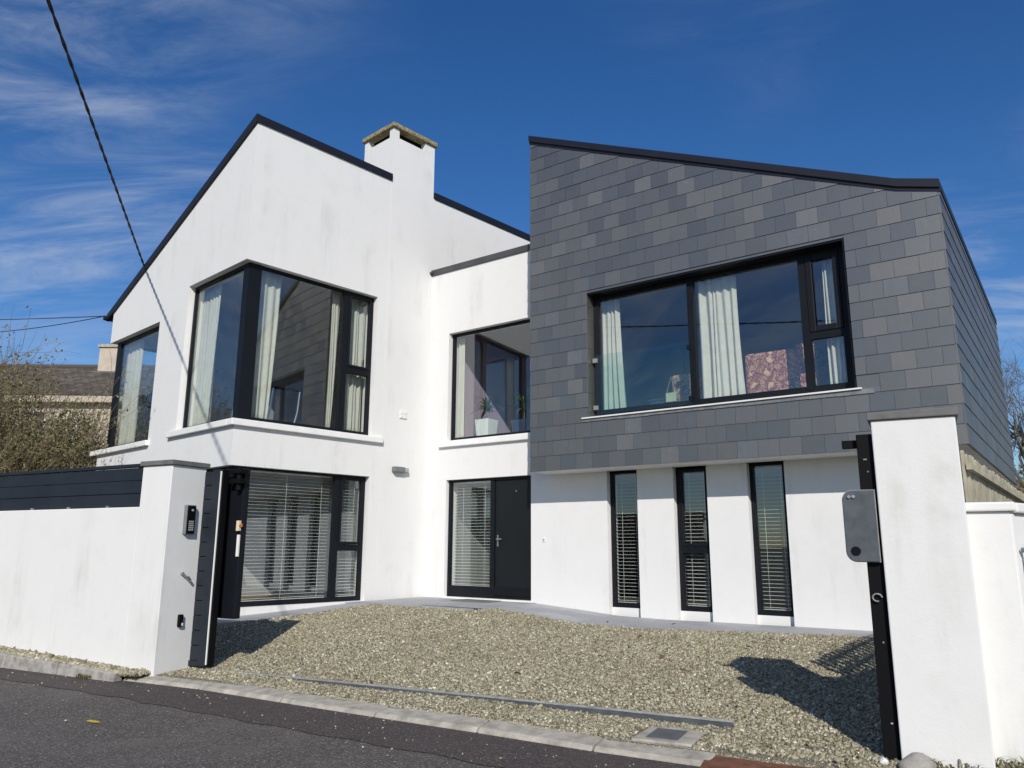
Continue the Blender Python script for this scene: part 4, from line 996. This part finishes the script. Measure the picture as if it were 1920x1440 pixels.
# ------------------------------------------------------------------ plants
def twig_tree(mb, p, d_, L_, r, depth, rr, spread=.6, up=.12, kids=(2, 4), ends=None, wob=.18, seg=4, shrink=.72):
    pts = [p]; rad = [r]; q = p.copy(); dd = d_.normalized()
    for k in range(seg):
        dd = (dd + Vector((rr.gauss(0, wob), rr.gauss(0, wob), rr.gauss(0, wob)+up))).normalized()
        q = q + dd*(L_/seg); pts.append(q.copy()); rad.append(r*(1-.55*(k+1)/seg))
    mb.tube(pts, rad, 6 if r > .03 else (4 if r > .008 else 3), cap=False)
    if depth == 0:
        if ends is not None: ends.append((pts, dd))
        return
    for j in range(rr.randint(*kids)):
        t = rr.uniform(.35, 1.); k = min(seg-1, int(t*seg)); base = pts[k].lerp(pts[k+1], t*seg-k)
        ax = Vector((rr.gauss(0, 1), rr.gauss(0, 1), rr.gauss(0, .6))).normalized()
        nd = (dd + ax*spread*rr.uniform(.6, 1.5)).normalized()
        twig_tree(mb, base, nd, L_*shrink*rr.uniform(.75, 1.2), max(rad[k+1]*.75, .0055), depth-1, rr, spread, up, kids, ends, wob, seg, shrink)
def leaf_quads(mb, ends, rr, n_, size, spread=.05):
    for pts, dd in ends:
        for _ in range(n_):
            k = rr.randint(1, len(pts)-1); c = pts[k-1].lerp(pts[k], rr.random()) + Vector((rr.gauss(0, spread), rr.gauss(0, spread), rr.gauss(0, spread)))
            a = Vector((rr.gauss(0, 1), rr.gauss(0, 1), rr.gauss(0, 1))).normalized(); b = a.orthogonal().normalized(); L_ = size*rr.uniform(.6, 1.4)
            nn = a.cross(b)*L_*.12
            mb.add([c-a*L_, c+b*L_*.42+nn, c+a*L_, c-b*L_*.42+nn], [(0, 1, 2), (0, 2, 3)])
def shrub(name, label, cat, base, stems, L_, r, depth, seed, leafmat, nleaf, lsize, lean=(0, 0), twigmat='twig', kids=(2, 4), group=None, spread=.6, up=.10, fan=.5):
    rr = random.Random(seed); t = thing(name, label, cat, base, group); mb = MB(); ends = []
    for k in range(stems):
        a = rr.uniform(0, 6.28); d0 = Vector((math.cos(a)*fan*rr.uniform(.2, 1.2)+lean[0], math.sin(a)*fan*rr.uniform(.2, 1.2)+lean[1], 1))
        twig_tree(mb, Vector(base)+Vector((rr.gauss(0, .2), rr.gauss(0, .2), 0)), d0, L_*rr.uniform(.7, 1.15), r, depth, rr, spread, up, kids, ends)
    mb.build('stems', twigmat, t, fix=False, smooth=True)
    if nleaf:
        lm = MB(); leaf_quads(lm, ends, rr, nleaf, lsize); tag(lm.build('foliage', leafmat, t, fix=False), kind='stuff')
    return t
# left garden: loose twiggy shrubs, a dark evergreen and a climber with sparse leaves against the sky
shrub('garden_shrub', 'loose twiggy shrub with dry yellow-green leaves left of the house', 'shrub', (-10.9, 15.7, .3), 26, 2.4, .022, 3, 11, 'leaf_dry', 5, .036, kids=(3, 5), group='garden shrubs behind the boundary wall')
shrub('garden_shrub', 'tall thin shrub with sparse leaves at the left edge against the sky', 'shrub', (-12.2, 16.1, .3), 24, 2.5, .024, 3, 12, 'leaf_dry', 5, .038, kids=(3, 5), group='garden shrubs behind the boundary wall')
shrub('garden_shrub', 'arching bare-stemmed shrub leaning toward the left corner window', 'shrub', (-10.5, 17.2, .3), 22, 2.0, .020, 3, 15, 'leaf_dry', 4, .032, lean=(.03, 0), group='garden shrubs behind the boundary wall')
shrub('garden_shrub', 'low tangle of tan twigs in front of the beige house beside the corner window', 'shrub', (-10.35, 17.9, .3), 34, 1.95, .018, 3, 19, 'leaf_dry', 5, .034, kids=(3, 5), group='garden shrubs behind the boundary wall', spread=.75)
shrub('garden_shrub', 'tall spreading shrub with tan twigs rising above the brown roof line', 'shrub', (-11.6, 17.4, .3), 30, 2.35, .022, 3, 27, 'leaf_dry', 5, .036, kids=(3, 5), group='garden shrubs behind the boundary wall')
def evergreen(name, label, c, rx, ry, rz, n_, seed, mat='evergreen', ls=.06):
    rr = random.Random(seed); t = thing(name, label, 'shrub', (c[0], c[1], .2)); mb = MB(); ends = []
    for k in range(40):
        a = rr.uniform(0, 6.28); e = rr.uniform(.1, 1.4)
        tip = Vector((c[0]+rx*math.cos(a)*math.cos(e), c[1]+ry*math.sin(a)*math.cos(e), c[2]+rz*math.sin(e)))
        mb.tube([Vector((c[0], c[1], .2)), Vector((c[0], c[1], .2)).lerp(tip, .6)+Vector((rr.gauss(0, .1), rr.gauss(0, .1), 0)), tip], [.02, .01, .004], 4, cap=False)
    mb.build('stems', 'twig', t, fix=False)
    lm = MB()
    for k in range(n_):
        while True:
            u = Vector((rr.uniform(-1, 1), rr.uniform(-1, 1), rr.uniform(-.6, 1)))
            if .30 < u.length < 1: break
        u = u*(1+.22*math.sin(5*u.x+seed)*math.sin(6*u.z+2*u.y))
        p = Vector((c[0]+u.x*rx, c[1]+u.y*ry, c[2]+u.z*rz)); 
        a = (Vector((rr.gauss(0, 1), rr.gauss(0, 1), rr.gauss(.2, .6)))+u*.8).normalized(); b = a.orthogonal().normalized(); L_ = ls*rr.uniform(.5, 1.5)
        lm.add([p-a*L_*.3, p+b*L_*.25, p+a*L_, p-b*L_*.25], [(0, 1, 2), (0, 2, 3)])
    tag(lm.build('foliage', mat, t, fix=False), kind='stuff'); return t
evergreen('evergreen_bush', 'dense dark evergreen bush low beside the left corner window', (-10.2, 17.3, 2.3), 1.1, .9, 1.8, 13000, 3)
evergreen('evergreen_bush', 'dark leafy bush behind the board fence further left', (-11.6, 16.9, 1.6), 1.3, .9, 1.2, 6000, 5)
# right side: bare tree, hedge and creeper
rr = random.Random(21)
bt = thing('bare_tree', 'bare winter tree with pale branches behind the slate wall on the right', 'tree', (16.75, 24.5, 0))
mb = MB(); ends = []
mb.tube([Vector((16.75, 24.5, -.2)), Vector((16.7, 24.5, 2.2)), Vector((16.65, 24.4, 4.2))], [.26, .21, .17], 10)
mb.build('trunk', 'bark', bt, smooth=True, fix=False)
mb = MB()
for k in range(15):
    a = rr.uniform(0, 6.28); twig_tree(mb, Vector((16.67, 24.42, rr.uniform(2.4, 4.2))), Vector((math.cos(a), math.sin(a), rr.uniform(.3, 1.5))), 2.7*rr.uniform(.7, 1.15), .075, 4, rr, .62, .05, (2, 5), ends, .2)
tag(mb.build('crown', 'twig_grey', bt, smooth=True, fix=False))
lm = MB(); leaf_quads(lm, ends[::9], rr, 1, .05); tag(lm.build('foliage', 'leaf_dry', bt, fix=False), kind='stuff')
shrub('hedge_shrub', 'tangled bare shrub at the right edge behind the house', 'shrub', (13.9, 20.6, 0), 22, 2.0, .02, 3, 31, 'leaf_dry', 4, .04, twigmat='twig_grey', group='scrub right of the house')
shrub('hedge_shrub', 'brown tangled scrub low behind the paling fence', 'shrub', (11.3, 16.3, 0), 20, 1.35, .016, 3, 33, 'leaf_dry', 6, .04, group='scrub right of the house')
evergreen('hedge_bush', 'dark green hedge bush at the right edge behind the fence', (14.5, 19.8, 1.7), 2.0, 1.4, 1.9, 9000, 8, ls=.08)
evergreen('hedge_bush', 'far dark hedge below the bare tree at the right edge', (18.6, 26.5, 2.2), 2.6, 1.6, 2.3, 7000, 9, ls=.11)
cr = thing('creeper', 'thin bare creeper stems climbing over the timber fence', 'creeper', FT.P(.5, -.06, .2)); mb = MB(); rr = random.Random(5)
for k in range(6):
    b0 = FT.P(rr.uniform(.1, 1.6), -.07, .3); pts = [b0]
    for j in range(9): pts.append(pts[-1]+FT.s*rr.gauss(.01, .05)+FT.d*rr.gauss(0, .008)+Vector((0, 0, .185)))
    for j in range(3): pts.append(pts[-1]+FT.s*rr.gauss(.10, .04)+Vector((0, 0, .04-.06*j)))
    mb.tube(pts, [.007-.0003*j for j in range(len(pts))], 5, cap=False)
mb.build('stems', 'twig', cr, smooth=True, fix=False)
lm = MB()
for k in range(14):
    p = FT.P(rr.uniform(.3, 2.3), -.08, rr.uniform(1.6, 1.9)); a = Vector((rr.gauss(0, 1), rr.gauss(0, 1), rr.gauss(0, 1))).normalized(); b = a.orthogonal()*.4
    lm.add([p-a*.025, p+b*.025, p+a*.025, p-b*.025], [(0, 1, 2, 3)])
lm.build('leaves', 'dead_leaf', cr, fix=False)
# weeds at the foot of the right pillar
for (g0_, n_, sd, lab) in ((7.02, 60, 1, 'tuft of small weeds at the foot of the right gate pillar'), (7.38, 90, 2, 'clump of dry weeds at the foot of the side wall')):
    rr = random.Random(sd); t = thing('weed', lab, 'weed', FG.P(g0_, -.03, -.01)); mb = MB()
    for k in range(n_):
        b0 = FG.P(g0_+rr.uniform(-.16, .16), -.02+rr.uniform(-.09, .02)+(.2 if sd == 2 else 0), -.01); a = rr.uniform(0, 6.28); L_ = rr.uniform(.03, .11); dr = Vector((math.cos(a), math.sin(a), 0)); sd_ = Vector((-math.sin(a), math.cos(a), 0))*.006
        mid = b0+dr*L_*.35+Vector((0, 0, L_*.7)); tip = b0+dr*L_*.9+Vector((0, 0, L_*.8))
        mb.add([b0-sd_*.5, b0+sd_*.5, mid+sd_, mid-sd_, tip], [(0, 1, 2, 3), (3, 2, 4)])
    tag(mb.build('blades', 'leaf_dry', t, fix=False), kind='stuff')
for sd, (g0_, i0_) in enumerate(((-.72, -.14),)):
    rr = random.Random(40+sd); t = thing('weed', 'bright yellow-green weed tuft in the gutter by the left kerb', 'weed', FG.P(g0_, i0_, 0)); mb = MB()
    for k in range(50):
        b0 = FG.P(g0_+rr.uniform(-.10, .10), -.25+rr.uniform(-.03, .02), -.05); a = rr.uniform(0, 6.28); L_ = rr.uniform(.02, .06); dr = Vector((math.cos(a), math.sin(a), 0)); sd_ = Vector((-math.sin(a), math.cos(a), 0))*.006
        mid = b0+dr*L_*.3+Vector((0, 0, L_*.7)); tip = b0+dr*L_*.8+Vector((0, 0, L_))
        mb.add([b0-sd_*.5, b0+sd_*.5, mid+sd_, mid-sd_, tip], [(0, 1, 2, 3), (3, 2, 4)])
    tag(mb.build('blades', 'leaf_dry', t, fix=False), kind='stuff')

# ------------------------------------------------------------------ neighbour's house behind the shrubs
FN = Frame((-26, 27, 0), (1, .02, 0), (-.02, 1, 0))
nh = thing('neighbour_house', 'low beige house with a brown tiled roof behind the shrubs on the left', 'house', (-18, 29, .5))
MB().box(FN, -2, 12.6, 0, 7, .3, 6.25).build('wall', 'neighbour_wall', nh)
MB().box(FN, -2.2, 12.7, -.32, -.005, 6.26, 6.48).build('fascia', 'neighbour_wall', nh)
rp = MB(); e0, r0 = 6.50, 8.32; dd0, dd1 = -.35, 3.3
rp.add([FN.P(-2.4, dd0, e0), FN.P(12.9, dd0, e0), FN.P(12.9, dd1, r0), FN.P(-2.4, dd1, r0), FN.P(12.9, 7.3, 6.4), FN.P(-2.4, 7.3, 6.4)], [(0, 1, 2, 3), (3, 2, 4, 5)]); roofN = rp.build('roof', 'roof_tile', nh)
tl = MB(); nr = 17
for r in range(nr):
    t0, t1 = r/nr, (r+1.25)/nr; s = 4.2+(.14 if r % 2 else 0)
    while s < 12.85:
        da, db = dd0+(dd1-dd0)*t0, dd0+(dd1-dd0)*min(t1, 1.0); za, zb_ = e0+(r0-e0)*t0+.035, e0+(r0-e0)*min(t1, 1.)+.012
        tl.add([FN.P(s, da, za), FN.P(s+.27, da, za), FN.P(s+.27, db, zb_), FN.P(s, db, zb_), FN.P(s, da, za-.035), FN.P(s+.27, da, za-.035)], [(0, 1, 2, 3), (4, 5, 1, 0)]); s += .29
tag(tl.build('roof_tiles', 'roof_tile', roofN, fix=False), kind='stuff')
MB().tube([FN.P(4.2, dd1, r0+.03), FN.P(12.9, dd1, r0+.03)], .11, 8).build('ridge', 'roof_tile', roofN)
cn = MB().box(FN, 9.55, 10.35, 2.75, 3.55, 7.6, 9.05).build('chimney', 'neighbour_wall', nh); MB().box(FN, 9.48, 10.42, 2.68, 3.62, 9.05, 9.17).build('cap', 'concrete', cn); MB().box(FN, 9.4, 10.5, 2.62, 2.74, 7.95, 8.02).build('flashing', 'lead', cn)
for a in (8.45,):
    wn = MB().box(FN, a, a+.95, -.03, -.004, 4.95, 6.0).build('window', 'white_plastic', nh)
    MB().box(FN, a+.07, a+.44, -.045, -.031, 5.02, 5.93).build('pane', 'navy', wn); MB().box(FN, a+.51, a+.88, -.045, -.031, 5.02, 5.93).build('pane', 'navy', wn); MB().box(FN, a-.06, a+1.01, -.09, -.004, 4.86, 4.945).build('sill', 'concrete', wn)

# ------------------------------------------------------------------ overhead cables
W0 = onpl(270, 503, FA.o, AD); Q = CAM + ray(90, 0)*11.0
def cable_pts(a, b, n_, sag, ext=1.0):
    return [a.lerp(b, ext*k/n_) - Vector((0, 0, sag*4*(k/n_)*(1-k/n_))) for k in range(n_+1)]
cb = thing('service_cable', 'thick twisted black overhead cable running down to the gable roof edge', 'cable', W0)
core = cable_pts(W0+Vector((0, 0, .04)), Q, 120, .0, 1.9)
dirc = (Q-W0).normalized(); u_ = dirc.orthogonal().normalized(); v_ = dirc.cross(u_)
for ph in (0, math.pi):
    pts = [p + (u_*math.cos(k*1.15+ph) + v_*math.sin(k*1.15+ph))*.011 for k, p in enumerate(core)]
    MB().tube(pts, .0135, 6).build('strand', 'cable', cb, smooth=True)
E0 = FA.P(-.08, 6.06, 6.24)
for lab, (x, y), sg in (('thin black telephone wire leading left from the low roof corner, lower of two', (0, 616), .10), ('thin black telephone wire leading left from the low roof corner, upper of two', (0, 598), .02)):
    q = onpl(x, y, Vector((0, 20, 0)), Vector((0, 1, 0))); t = tag(MB().tube(cable_pts(E0, q, 24, sg, 1.6), .010, 6).build('telephone_wire', 'cable', None, smooth=True), lab, 'wire', 'telephone wires')
